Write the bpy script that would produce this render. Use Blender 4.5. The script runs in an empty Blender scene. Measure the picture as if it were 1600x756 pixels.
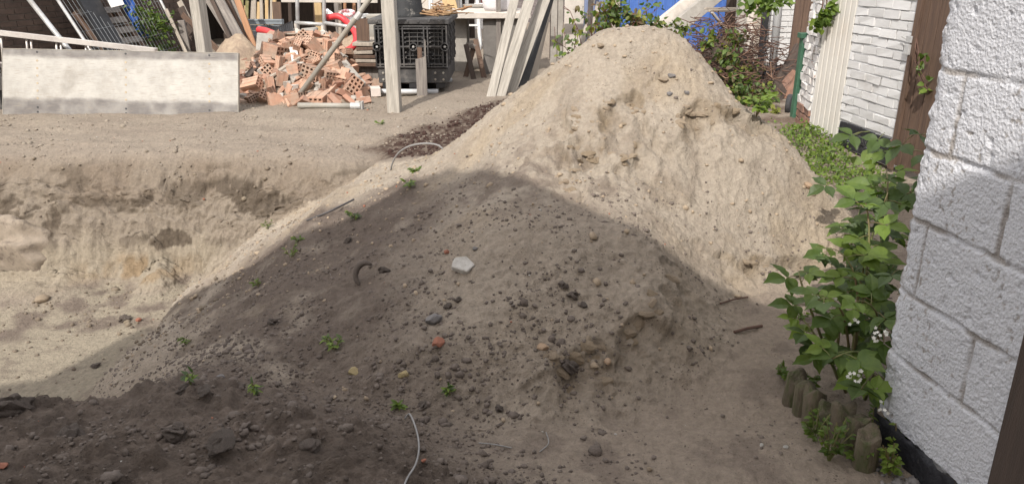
import bpy, math, random
import numpy as np
from mathutils import Vector, Matrix

random.seed(7)
RNG = np.random.default_rng(11)
C = bpy.context.scene.collection
R_ = math.radians

# ------------------------------------------------------------------ camera, sky, sun, exposure
CAM_H, PITCH, FPX = 1.55, R_(20.6), 1164.0
cam_data = bpy.data.cameras.new("camera")
cam_data.sensor_width = 36.0
cam_data.lens = FPX / 1600.0 * 36.0
cam_data.clip_start, cam_data.clip_end = 0.05, 600.0
cam = bpy.data.objects.new("camera", cam_data)
C.objects.link(cam)
cam.location = (0, 0, CAM_H)
cam.rotation_euler = (R_(90) - PITCH, 0, 0)
bpy.context.scene.camera = cam

SUN_AZ, SUN_EL = R_(22.0), R_(43.0)        # light travels towards azimuth 22 deg right of the view direction
world = bpy.data.worlds.new("World")
bpy.context.scene.world = world
world.use_nodes = True
wn = world.node_tree
sky = wn.nodes.new("ShaderNodeTexSky")
sky.sky_type = 'NISHITA'
sky.sun_disc = False
sky.sun_elevation = SUN_EL
sky.sun_rotation = R_(180) + SUN_AZ
sky.air_density = 1.0
sky.dust_density = 2.5
sky.ozone_density = 0.6
bg = wn.nodes.get("Background") or wn.nodes.new("ShaderNodeBackground")
# unseen clouds added to the sky to brighten and warm the shaded areas
w_tc = wn.nodes.new("ShaderNodeTexCoord"); w_no = wn.nodes.new("ShaderNodeTexNoise"); w_mr = wn.nodes.new("ShaderNodeMapRange"); w_mx = wn.nodes.new("ShaderNodeMix")
w_mx.data_type = 'RGBA'
w_no.inputs["Scale"].default_value = 2.2; w_no.inputs["Detail"].default_value = 6
w_mr.inputs[1].default_value = .38; w_mr.inputs[2].default_value = .58; w_mr.inputs[4].default_value = .85
wn.links.new(w_tc.outputs["Generated"], w_no.inputs["Vector"]); wn.links.new(w_no.outputs["Fac"], w_mr.inputs[0])
wn.links.new(w_mr.outputs[0], w_mx.inputs["Factor"]); wn.links.new(sky.outputs[0], w_mx.inputs["A"])
w_mx.inputs["B"].default_value = (9.9, 9.45, 8.95, 1)
wn.links.new(w_mx.outputs["Result"], bg.inputs[0])
bg.inputs[1].default_value = 0.15
sun_d = bpy.data.lights.new("sun", 'SUN')
sun_d.energy = 3.25
sun_d.angle = R_(0.45)
sun_d.color = (1.0, 0.95, 0.88)
sun = bpy.data.objects.new("sun", sun_d)
C.objects.link(sun)
SUN_TO = Vector((-math.sin(SUN_AZ) * math.cos(SUN_EL), -math.cos(SUN_AZ) * math.cos(SUN_EL), math.sin(SUN_EL)))
sun.rotation_euler = SUN_TO.to_track_quat('Z', 'Y').to_euler()
vs = bpy.context.scene.view_settings
vs.view_transform = 'Standard'
vs.look = 'None'
vs.exposure = 0.54
vs.gamma = 1.0
vs.use_curve_mapping = False
bpy.context.scene.cycles.max_bounces = 6
bpy.context.scene.cycles.diffuse_bounces = 4
# ------------------------------------------------------------------ real positions worked out from the view
_c, _s = math.cos(PITCH), math.sin(PITCH)

def ray(px, py):
    dx, dy = (px - 800) / FPX, -(py - 378) / FPX
    return np.array([dx, _c + dy * _s, -_s + dy * _c])

def G(px, py, z=0.0):                       # point at height z
    v = ray(px, py)
    return Vector(np.array([0, 0, CAM_H]) + v * (z - CAM_H) / v[2])

def D(px, py, dist):                        # point at distance y = dist
    v = ray(px, py)
    return Vector(np.array([0, 0, CAM_H]) + v * dist / v[1])

# ------------------------------------------------------------------ noise
def _hash(ix, iy, seed):
    h = (ix.astype(np.int64) * 374761393 + iy.astype(np.int64) * 668265263 + seed * 974634777) & 0x7fffffff
    h = ((h ^ (h >> 13)) * 1274126177) & 0x7fffffff
    return ((h ^ (h >> 16)) & 0xffff) / 65535.0

def pnoise(x, y, seed=0):
    x = np.asarray(x, float); y = np.asarray(y, float)
    ix, iy = np.floor(x), np.floor(y)
    fx, fy = x - ix, y - iy
    u, v = fx * fx * fx * (fx * (fx * 6 - 15) + 10), fy * fy * fy * (fy * (fy * 6 - 15) + 10)
    def g(ox, oy):
        a = _hash(ix + ox, iy + oy, seed) * 2 * math.pi
        return np.cos(a) * (fx - ox) + np.sin(a) * (fy - oy)
    n = (g(0, 0) * (1 - u) + g(1, 0) * u) * (1 - v) + (g(0, 1) * (1 - u) + g(1, 1) * u) * v
    return n * 1.5

def fbm(x, y, freq, octaves=4, seed=0, gain=0.5):
    t = 0; a = 1.0
    for k in range(octaves):
        t = t + a * pnoise(x * freq, y * freq, seed + 17 * k)
        freq *= 2.03; a *= gain
    return t

def sst(a, b, x):
    t = np.clip((x - a) / (b - a), 0, 1)
    return t * t * (3 - 2 * t)

def inside(x, y, poly, soft=0.05):          # soft inside mask of a polygon, by signed distance
    dist = np.full(x.shape, 1e9); ins = np.zeros(x.shape, bool)
    n = len(poly)
    for i in range(n):
        (x0, y0), (x1, y1) = poly[i], poly[(i + 1) % n]
        ex, ey = x1 - x0, y1 - y0
        t = np.clip(((x - x0) * ex + (y - y0) * ey) / (ex * ex + ey * ey + 1e-12), 0, 1)
        dist = np.minimum(dist, np.hypot(x - x0 - t * ex, y - y0 - t * ey))
        if y0 != y1:
            cross = ((y0 > y) != (y1 > y)) & (x < (x1 - x0) * (y - y0) / (y1 - y0) + x0)
            ins ^= cross
    sd = np.where(ins, dist, -dist)
    return sst(-soft, soft, sd)

def polydist(x, y, pts):                    # distance to a polyline and the side (+ = left of its direction)
    best = np.full(x.shape, 1e9); side = np.zeros(x.shape)
    for (x0, y0), (x1, y1) in zip(pts[:-1], pts[1:]):
        ex, ey = x1 - x0, y1 - y0
        t = np.clip(((x - x0) * ex + (y - y0) * ey) / (ex * ex + ey * ey), 0, 1)
        dd = np.hypot(x - x0 - t * ex, y - y0 - t * ey)
        cr = np.sign(ex * (y - y0) - ey * (x - x0))
        m = dd < best
        best = np.where(m, dd, best); side = np.where(m, cr, side)
    return best, side

# ------------------------------------------------------------------ terrain
# heights above the level ground: (x, y, height)
CTRL = []
def ctl(px, py, dist):
    p = D(px, py, dist); CTRL.append((p.x, p.y, p.z))
# crest and right flank of the sand pile
for a in [(1000,42,4.85),(945,47,4.85),(1050,48,4.8),(905,72,4.87),(860,108,4.95),(820,135,5.05),(760,180,5.2),(720,215,5.35),(690,240,5.5),
          (1090,78,4.75),(1118,115,4.7),(1172,178,4.6),(1228,218,4.45),(1275,280,4.3),(1308,335,4.15),(1325,385,4.0),
          # sunny face
          (1000,120,4.5),(930,110,4.55),(1050,150,4.4),(1000,200,4.2),(920,200,4.2),(1100,220,4.15),(860,200,4.3),(1000,290,3.85),(1100,320,3.85),(1200,320,3.95),(1190,390,3.72),(1250,390,3.85),(1080,390,3.5),
          (800,250,4.15),(740,262,4.45),(850,290,3.72),(930,330,3.45),
          # shaded lobe
          (1000,372,3.2),(900,400,2.98),(800,360,3.2),(700,350,3.6),(760,430,2.95),(850,480,2.72),(950,440,2.92),(1010,470,2.78),(700,470,2.85),(620,420,3.25),(560,500,2.85),(650,540,2.58),(760,550,2.53),(860,570,2.47),(600,330,4.2),(540,400,3.7)]:
    ctl(*a)
# flat places round it
for x, y in [(0.9,6.3),(0.3,6.25),(-0.4,6.25),(1.7,5.55),(2.05,4.7),(2.0,3.85),(1.25,3.5),(1.0,3.1),(0.9,2.8),(0.65,2.55),(0.4,2.4),(0.15,2.28),(-0.2,2.22),(-0.6,2.35),
             (1.5,3.3),(1.2,2.7),(1.1,2.2),(0.6,2.0),(0.5,1.7),(1.5,1.5),(2.6,3),(2.6,5),(2.6,6.5),(1,7.5),(-1,7.5),(-3,7.0),(-6,7.0),(3,9),(0,9),(-3,9),(-7,9),(3,1),(0.6,1.0),(-2.6,5.6),(-2.6,4.6),(-1.8,5.0),(-1.3,5.6),(-2.0,4.2),(-2.0,3.4),(-1.4,3.6),(-1.5,3.0),(-0.85,2.5),(-2.3,2.6),(-3.2,3),(-4.5,5),(-3.3,5.6),(-5,3)]:
    CTRL.append((x, y, 0.0))
# dark mound by the viewer
for x, y, z in [(-1.95,2.3,.10),(-1.6,2.27,.13),(-1.12,2.2,.17),(-0.8,2.12,.15),(-0.45,2.0,.11),(-0.25,1.9,.07),(-1.1,1.85,.21),(-0.6,1.7,.18),(-0.1,1.65,.10),(-1.5,1.5,.24),(-0.5,1.3,.2),(-2,1.8,.2),(-3,1.8,.2),(-3,1,.2),(0.1,1.4,.05)]:
    CTRL.append((x, y, z))
CTRL = np.array(CTRL)
RC = 0.07
def _kern(r2): return np.sqrt(r2 + RC * RC)
_n = len(CTRL)
_A = np.zeros((_n + 1, _n + 1))
_A[:_n, :_n] = _kern((CTRL[:, None, 0] - CTRL[None, :, 0]) ** 2 + (CTRL[:, None, 1] - CTRL[None, :, 1]) ** 2)
_A[:_n, _n] = 1; _A[_n, :_n] = 1
_W = np.linalg.solve(_A + np.eye(_n + 1) * 1e-9, np.append(CTRL[:, 2], 0))
def bump_height(x, y):
    out = np.full(x.shape, _W[-1])
    for i in range(_n):
        out = out + _W[i] * _kern((x - CTRL[i, 0]) ** 2 + (y - CTRL[i, 1]) ** 2)
    return out

def pit_height(x, y):
    w = 0.10 * fbm(x, y * 0, 0.9, 3, 5) + 0.03 * fbm(x, y * 0, 4.0, 3, 6)
    near = sst(5.2, 5.5, y)
    yy = y + w + near * (.035 * fbm(x, y * 3, 2.2, 3, 7) + .008 * fbm(x, y * 4, 7, 3, 8) - .05 * np.exp(-((x + 3.05 + .05 * np.sin(y * 25)) / .035) ** 2) * sst(5.98, 5.9, y))
    zp = np.interp(yy, [2.25, 2.95, 5.66, 5.74, 5.93, 6.00, 6.10, 6.3, 6.42, 6.7], [0, -1.0, -1.0, -0.95, -0.50, -0.42, -0.30, -0.10, -0.03, 0.0])
    rub = 0.16 * np.exp(-((x + 2.95) / .13) ** 2 - ((y - 5.72) / .22) ** 2) + 0.10 * np.exp(-((x + 4.0) / .5) ** 2 - ((y - 5.5) / .3) ** 2)
    zp = zp + np.where(zp < -0.9, rub, 0)
    t = x + 2.55 + 0.06 * fbm(x, y, 1.3, 3, 9) - .10 * sst(5.0, 5.7, y)
    flank = -1.0 + np.where(t > 0, .56 * t + .24 * (1 - np.exp(-np.maximum(t, 0) / .13)), 2.4 * t)
    k = 0.05
    zf = np.minimum(flank, 0)
    zf = np.where(y > 6.3, 0, zf) if False else zf
    m = np.maximum(zp, zf)
    return np.where(np.abs(zp - zf) < k * 2, m + (k * 2 - np.abs(zp - zf)) ** 2 / (8 * k) * 1.0, m)

def xy(pts): return [tuple(p) for p in pts]
def lobe(px, py, dist):
    p = D(px, py, dist); return (p.x, p.y)
PILE = [(-2.66,5.78),(-1.5,5.98),(-0.85,5.85),(-0.55,6.2),(.2,6.35),(.9,6.45),(1.75,5.75),(2.02,4.6),(1.97,3.95),(1.55,3.62),(1.2,3.45),(.95,2.85),(.5,2.42),(.1,2.22),(-.5,2.28),(-1.2,2.62),(-1.9,2.85),(-2.66,3.6)]
MOUND = [(-2.35,2.5),(-1.75,2.45),(-1.2,2.38),(-.75,2.22),(-.35,2.08),(-.05,1.85),(.12,1.5),(.1,.6),(-3.2,.6),(-3.2,2.3)]
MULCH = [(-1.05,6.2),(-1.35,6.7),(-1.0,7.2),(-.72,7.5),(-.45,8.2),(-.1,8.9),(.25,9.3),(.5,8.6),(.3,7.2),(.0,6.3)]
# ledges: polylines, material below them has slipped away
LEDGES = [([lobe(925,205,4.2),lobe(945,180,4.3),lobe(985,160,4.4),lobe(1003,178,4.3)], .07, .15),
          ([lobe(1055,215,4.2),lobe(1075,190,4.3),lobe(1098,170,4.35),lobe(1135,178,4.4),lobe(1172,200,4.45)], .07, .15),
          ([lobe(915,225,4.1),lobe(940,235,4.0),lobe(975,245,4.0),lobe(1000,230,4.1)], .05, .14),
          ([lobe(905,165,4.35),lobe(900,240,4.0),lobe(897,310,3.7)], .05, .10),
          ([lobe(930,535,2.6),lobe(945,520,2.63),lobe(1000,490,2.72),lobe(1040,478,2.8),lobe(1058,430,3.05)], .030, .15),
          ([lobe(860,590,2.44),lobe(890,570,2.48),lobe(925,540,2.56)], .03, .10),
          ([lobe(1150,425,3.62),lobe(1185,425,3.65),lobe(1225,400,3.76),lobe(1300,385,3.95)], .07, .15),
          ([lobe(820,250,4.1),lobe(850,235,4.15),lobe(890,240,4.1)], .03, .10)]

def base_height(x, y):
    x = np.asarray(x, float); y = np.asarray(y, float)
    b = bump_height(x, y)
    b = np.where((y > 8.5) | (y < 0.9) | (np.abs(x) > 6.5), b * np.clip(1 - np.maximum(np.maximum(y - 8.5, .9 - y), np.abs(x) - 6.5) / 1.5, 0, 1), b)
    zp = pit_height(x, y)
    return zp + np.maximum(b, -0.06), zp

def detail(x, y, zbase, zfull):
    pm = inside(x, y, PILE, .12); mm = inside(x, y, MOUND, .12)
    wallm = sst(-.985, -.93, zbase) * sst(-.02, -.25, zbase) * (1 - pm) * sst(5.2, 5.5, y)
    floor = sst(-.85, -.97, zbase)
    z = wallm * sst(-.6, -.4, zbase) * (.055 * np.maximum(fbm(x, y * 1.8, 4.5, 4, 17), -.1) + .018 * fbm(x, y * 2, 13, 3, 18))
    z = z + wallm * .022 * fbm(x, y * 3, 3, 3, 19)
    z = z + 0.030 * fbm(x, y, 1.1, 3, 21) * (0.6 + pm * .6 + mm * .2) * (1 - floor * .6)
    rid = 1 - np.abs(fbm(x, y, 3.1, 4, 31))
    z = z + 0.045 * (rid - .75) * (.12 + .15 * pm + .4 * mm + .10 * wallm)
    yo = y; y = y + .95 * zfull * pm
    l1 = np.maximum(fbm(x, y, 9, 3, 41) - .12, 0)
    z = z + 0.050 * l1 * (.12 + .14 * pm + .8 * mm + .3 * wallm) * (1 - floor * .5)
    z = z + 0.0085 * fbm(x, y, 24, 4, 51, .62) * (.45 + .8 * mm + .30 * pm * sst(3.0, 4.0, yo) * -.6 + .45 * pm + .4 * wallm)
    z = z + 0.013 * np.maximum(fbm(x, y, 30, 2, 57) - .15, 0) * (.5 + .3 * pm + mm + .5 * wallm)
    y = yo
    z = z + 0.035 * fbm(x * .7, y * 1.6, 1.7, 3, 61) * sst(6.2, 6.6, y) * sst(8.6, 7.6, y)
    xw = x + .09 * fbm(x, y, 4, 2, 71); yw = y + .09 * fbm(x, y, 4, 2, 73)
    for pts, depth, width in LEDGES:
        dd, side = polydist(xw, yw, pts)
        s = np.where(side < 0, dd, -dd)
        ends = np.minimum(np.hypot(x - pts[0][0], y - pts[0][1]), np.hypot(x - pts[-1][0], y - pts[-1][1]))
        prof = np.where(s > 0, np.exp(-np.maximum(s, 0) / width) * sst(-.005, .035, s), 0) * sst(0, .10, ends + .02) * (dd < width * 4)
        lip = np.where(s <= 0, np.exp(s / .05), 0) * .014
        z = z - depth * prof * np.clip(0.75 + .9 * fbm(x, y, 7, 3, 79), .1, 1.4) + lip * (dd < .2)
        z = z + .020 * prof * np.maximum(fbm(x, y, 17, 3, 83), -.2)
    return z

def height(x, y):
    b, zp = base_height(x, y)
    return b + detail(np.asarray(x, float), np.asarray(y, float), zp, b)

def surface(x, y):                           # true surface points: detail stands off along the slope's own normal
    b, zp = base_height(x, y); e = .03
    gx = (base_height(x + e, y)[0] - b) / e; gy = (base_height(x, y + e)[0] - b) / e
    k = 1 / np.sqrt(1 + gx * gx + gy * gy); d = detail(x, y, zp, b)
    return x - gx * k * d, y - gy * k * d, b + k * d

def Z(x, y):
    return float(height(np.array([float(x)]), np.array([float(y)]))[0])

def hit(px, py, tmin=1.2, tmax=14):          # where the view ray meets the ground
    v = ray(px, py); t = np.linspace(tmin, tmax, 1500)
    P = np.array([0, 0, CAM_H])[None] + v[None] * t[:, None]
    zz = height(P[:, 0], P[:, 1])
    i = np.argmax(P[:, 2] < zz)
    return Vector((P[i, 0], P[i, 1], zz[i]))
# ------------------------------------------------------------------ object helpers
def tag(o, label=None, cat=None, group=None, kind=None):
    if label: o["label"] = label
    if cat: o["category"] = cat
    if group: o["group"] = group
    if kind: o["kind"] = kind
    return o

def new_obj(name, mesh, parent=None):
    o = bpy.data.objects.new(name, mesh)
    C.objects.link(o)
    if parent is not None: o.parent = parent
    return o

def empty(name, loc=(0, 0, 0), label=None, cat=None, group=None, rz=0.0):
    o = bpy.data.objects.new(name, None)
    o.empty_display_size = 0.1
    C.objects.link(o)
    o.location = loc
    o.rotation_euler = (0, 0, rz)
    return tag(o, label, cat, group)

def copy_tree(o, parent=None):
    c = o.copy(); C.objects.link(c)
    if parent is not None: c.parent = parent
    for ch in list(o.children): copy_tree(ch, c)
    return c

class MB:
    """collects shapes into one mesh"""
    def __init__(self): self.v = []; self.f = []
    def add(self, verts, faces):
        b = len(self.v)
        self.v.extend([tuple(p) for p in verts])
        self.f.extend([tuple(i + b for i in f) for f in faces])
        return self
    def box(self, c, size, M=None, taper=1.0, jit=0.0):
        hx, hy, hz = size[0] / 2, size[1] / 2, size[2] / 2
        vv = []
        for sz in (-1, 1):
            k = taper if sz > 0 else 1.0
            for sx, sy in ((-1, -1), (1, -1), (1, 1), (-1, 1)):
                p = Vector((sx * hx * k, sy * hy * k, sz * hz))
                if jit: p += Vector((random.uniform(-jit, jit), random.uniform(-jit, jit), random.uniform(-jit, jit)))
                if M is not None: p = M @ p
                vv.append(p + Vector(c))
        return self.add(vv, [(3, 2, 1, 0), (4, 5, 6, 7), (0, 1, 5, 4), (1, 2, 6, 5), (2, 3, 7, 6), (3, 0, 4, 7)])
    def bar(self, a, b, w, h, up=(0, 0, 1), jit=0.0):           # straight bar from a to b, w across, h along up
        a, b = Vector(a), Vector(b)
        z = (b - a).normalized(); u = Vector(up)
        x = z.cross(u)
        if x.length < 1e-4: x = z.cross(Vector((0, 1, 0)))
        x.normalize(); y = x.cross(z).normalized()
        M = Matrix((x, y, z)).transposed()
        return self.box((a + b) / 2, (w, h, (b - a).length), M, 1.0, jit)
    def tube(self, pts, r, n=8, caps=True):
        pts = [Vector(p) for p in pts]
        rs = r if isinstance(r, (list, tuple)) else [r] * len(pts)
        vv, ff = [], []
        prev = None
        for i, p in enumerate(pts):
            t = (pts[min(i + 1, len(pts) - 1)] - pts[max(i - 1, 0)]).normalized()
            if prev is None:
                x = t.cross(Vector((0, 0, 1)))
                if x.length < 1e-3: x = t.cross(Vector((0, 1, 0)))
            else:
                x = prev - t * prev.dot(t)
            x.normalize(); prev = x
            y = t.cross(x)
            for k in range(n):
                a = 2 * math.pi * k / n
                vv.append(p + (x * math.cos(a) + y * math.sin(a)) * rs[i])
        for i in range(len(pts) - 1):
            for k in range(n):
                ff.append((i * n + k, i * n + (k + 1) % n, (i + 1) * n + (k + 1) % n, (i + 1) * n + k))
        if caps:
            ff.append(tuple(range(n - 1, -1, -1)))
            ff.append(tuple((len(pts) - 1) * n + k for k in range(n)))
        return self.add(vv, ff)
    def lathe(self, prof, n=20, M=None, c=(0, 0, 0)):          # prof: (radius, z)
        vv, ff = [], []
        for r, z in prof:
            for k in range(n):
                a = 2 * math.pi * k / n
                p = Vector((r * math.cos(a), r * math.sin(a), z))
                vv.append((M @ p if M else p) + Vector(c))
        for i in range(len(prof) - 1):
            for k in range(n):
                ff.append((i * n + k, i * n + (k + 1) % n, (i + 1) * n + (k + 1) % n, (i + 1) * n + k))
        ff.append(tuple(range(n - 1, -1, -1)))
        ff.append(tuple((len(prof) - 1) * n + k for k in range(n)))
        return self.add(vv, ff)
    def prism(self, poly, thick, M=None, c=(0, 0, 0)):         # outline in x,z, thick along y
        n = len(poly)
        vv = []
        for yy in (-thick / 2, thick / 2):
            for x, z in poly:
                p = Vector((x, yy, z)); vv.append((M @ p if M else p) + Vector(c))
        ff = [tuple(range(n)), tuple(range(2 * n - 1, n - 1, -1))]
        for k in range(n):
            ff.append((k, k + n, (k + 1) % n + n, (k + 1) % n)[::1])
        return self.add(vv, ff)
    def build(self, name, material, parent=None, smooth=False, bevel=0.0, origin=None):
        me = bpy.data.meshes.new(name)
        v = self.v
        if origin is not None:
            ox = Vector(origin); v = [tuple(Vector(p) - ox) for p in v]
        me.from_pydata(v, [], self.f)
        me.validate()
        import bmesh
        bm = bmesh.new(); bm.from_mesh(me)
        bmesh.ops.recalc_face_normals(bm, faces=bm.faces)
        if bevel > 0:
            try: bmesh.ops.bevel(bm, geom=list(bm.edges), offset=bevel, segments=1, affect='EDGES', clamp_overlap=True)
            except Exception: pass
        bm.to_mesh(me); bm.free()
        if material is not None: me.materials.append(material)
        if smooth: me.shade_smooth()
        o = new_obj(name, me, parent)
        if origin is not None: o.location = origin
        return o

# ------------------------------------------------------------------ materials
def mat(name, col, rough=0.85, var=0.25, scale=8.0, col2=None, patch=2.0, bump=0.3, bscale=60.0, spec=0.3, metal=0.0, stretch=(1, 1, 1), rnd=0.0, thr=(0.4, 0.65), streak=0.0, transl=0.0):
    m = bpy.data.materials.new(name); m.use_nodes = True
    nt = m.node_tree; N = nt.nodes; L = nt.links
    b = N.get("Principled BSDF")
    b.inputs["Roughness"].default_value = rough
    b.inputs["Specular IOR Level"].default_value = spec
    b.inputs["Metallic"].default_value = metal
    tc = N.new("ShaderNodeTexCoord"); mp = N.new("ShaderNodeMapping")
    mp.inputs["Scale"].default_value = stretch
    oi = N.new("ShaderNodeObjectInfo")
    add = N.new("ShaderNodeVectorMath"); add.operation = 'ADD'
    mul = N.new("ShaderNodeMath"); mul.operation = 'MULTIPLY'; mul.inputs[1].default_value = 37.0
    L.new(oi.outputs["Random"], mul.inputs[0])
    L.new(tc.outputs["Object"], mp.inputs[0]); L.new(mp.outputs[0], add.inputs[0]); L.new(mul.outputs[0], add.inputs[1])
    n1 = N.new("ShaderNodeTexNoise"); n1.inputs["Scale"].default_value = scale; n1.inputs["Detail"].default_value = 6; n1.inputs["Roughness"].default_value = .65
    L.new(add.outputs[0], n1.inputs["Vector"])
    cr = N.new("ShaderNodeMapRange"); cr.inputs[1].default_value = .25; cr.inputs[2].default_value = .75
    cr.inputs[3].default_value = 1 - var; cr.inputs[4].default_value = 1 + var
    L.new(n1.outputs["Fac"], cr.inputs[0])
    base = N.new("ShaderNodeMix"); base.data_type = 'RGBA'
    base.inputs["A"].default_value = (*col, 1); base.inputs["B"].default_value = (*(col2 or col), 1)
    if col2:
        n2 = N.new("ShaderNodeTexNoise"); n2.inputs["Scale"].default_value = patch; n2.inputs["Detail"].default_value = 5; n2.inputs["Roughness"].default_value = .7
        L.new(add.outputs[0], n2.inputs["Vector"])
        m2 = N.new("ShaderNodeMapRange"); m2.inputs[1].default_value = thr[0]; m2.inputs[2].default_value = thr[1]
        L.new(n2.outputs["Fac"], m2.inputs[0]); L.new(m2.outputs[0], base.inputs["Factor"])
    else:
        base.inputs["Factor"].default_value = 0
    hsv = N.new("ShaderNodeHueSaturation")
    L.new(base.outputs["Result"], hsv.inputs["Color"])
    if rnd > 0:
        r2 = N.new("ShaderNodeMapRange"); r2.inputs[3].default_value = 1 - rnd; r2.inputs[4].default_value = 1 + rnd
        L.new(oi.outputs["Random"], r2.inputs[0])
        mm = N.new("ShaderNodeMath"); mm.operation = 'MULTIPLY'
        L.new(r2.outputs[0], mm.inputs[0]); L.new(cr.outputs[0], mm.inputs[1]); L.new(mm.outputs[0], hsv.inputs["Value"])
    else:
        L.new(cr.outputs[0], hsv.inputs["Value"])
    L.new(hsv.outputs[0], b.inputs["Base Color"])
    if bump > 0:
        n3 = N.new("ShaderNodeTexNoise"); n3.inputs["Scale"].default_value = bscale; n3.inputs["Detail"].default_value = 5; n3.inputs["Roughness"].default_value = .6
        L.new(add.outputs[0], n3.inputs["Vector"])
        bp = N.new("ShaderNodeBump"); bp.inputs["Strength"].default_value = bump; bp.inputs["Distance"].default_value = 0.01
        L.new(n3.outputs["Fac"], bp.inputs["Height"]); L.new(bp.outputs[0], b.inputs["Normal"])
    if transl > 0:
        out = N.get("Material Output")
        tr = N.new("ShaderNodeBsdfTranslucent"); mx = N.new("ShaderNodeMixShader"); mx.inputs[0].default_value = transl
        hs2 = N.new("ShaderNodeHueSaturation"); hs2.inputs["Value"].default_value = 1.5; hs2.inputs["Saturation"].default_value = 1.15
        L.new(hsv.outputs[0], hs2.inputs["Color"]); L.new(hs2.outputs[0], tr.inputs[0])
        L.new(b.outputs[0], mx.inputs[1]); L.new(tr.outputs[0], mx.inputs[2]); L.new(mx.outputs[0], out.inputs[0])
    return m

def soil_material():
    m = bpy.data.materials.new("soil"); m.use_nodes = True
    nt = m.node_tree; N = nt.nodes; L = nt.links
    b = N["Principled BSDF"]; b.inputs["Roughness"].default_value = .95; b.inputs["Specular IOR Level"].default_value = .12
    at = N.new("ShaderNodeAttribute"); at.attribute_name = "soil"
    tc = N.new("ShaderNodeTexCoord")
    def noise(s, d, r=.65):
        n = N.new("ShaderNodeTexNoise"); n.inputs["Scale"].default_value = s; n.inputs["Detail"].default_value = d; n.inputs["Roughness"].default_value = r
        L.new(tc.outputs["Object"], n.inputs["Vector"]); return n
    n1 = noise(38, 6, .7)
    cr = N.new("ShaderNodeMapRange"); cr.inputs[1].default_value = .3; cr.inputs[2].default_value = .7; cr.inputs[3].default_value = .80; cr.inputs[4].default_value = 1.17
    L.new(n1.outputs["Fac"], cr.inputs[0])
    # dark grains and crumbs
    vo = N.new("ShaderNodeTexVoronoi"); vo.inputs["Scale"].default_value = 55; L.new(tc.outputs["Object"], vo.inputs["Vector"])
    n2 = noise(5, 4)
    th = N.new("ShaderNodeMapRange"); th.inputs[1].default_value = .4; th.inputs[2].default_value = .75; th.inputs[3].default_value = .0; th.inputs[4].default_value = .30
    L.new(n2.outputs["Fac"], th.inputs[0])
    lt = N.new("ShaderNodeMath"); lt.operation = 'LESS_THAN'; L.new(vo.outputs["Distance"], lt.inputs[0]); L.new(th.outputs[0], lt.inputs[1])
    hsv = N.new("ShaderNodeHueSaturation"); L.new(at.outputs["Color"], hsv.inputs["Color"]); L.new(cr.outputs[0], hsv.inputs["Value"])
    mx = N.new("ShaderNodeMix"); mx.data_type = 'RGBA'; mx.blend_type = 'MULTIPLY'
    L.new(hsv.outputs[0], mx.inputs["A"]); mx.inputs["B"].default_value = (.55, .53, .52, 1); L.new(lt.outputs[0], mx.inputs["Factor"])
    L.new(mx.outputs["Result"], b.inputs["Base Color"])
    nb = noise(95, 8, .72)
    nc = noise(24, 6, .7)
    ad = N.new("ShaderNodeMath"); ad.operation = 'MULTIPLY_ADD'; ad.inputs[1].default_value = 2.2
    L.new(nc.outputs["Fac"], ad.inputs[0]); L.new(nb.outputs["Fac"], ad.inputs[2])
    bp = N.new("ShaderNodeBump"); bp.inputs["Strength"].default_value = .9; bp.inputs["Distance"].default_value = .014
    L.new(ad.outputs[0], bp.inputs["Height"]); L.new(bp.outputs[0], b.inputs["Normal"])
    return m

# ------------------------------------------------------------------ ground, sand pile and soil mound: one sheet, three objects
SAND = np.array([.380, .325, .262]); SANDY = np.array([.375, .298, .208]); YARD = np.array([.275, .230, .185]); DARK = np.array([.150, .119, .098])
DAMP = np.array([.120, .095, .072]); PITF = np.array([.315, .272, .208]); MUL = np.array([.060, .036, .028]); OCH = np.array([.26, .17, .085]); PALE = np.array([.365, .312, .240])

def lerp(a, b, t): return a * (1 - t[:, None]) + b * t[:, None]

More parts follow.
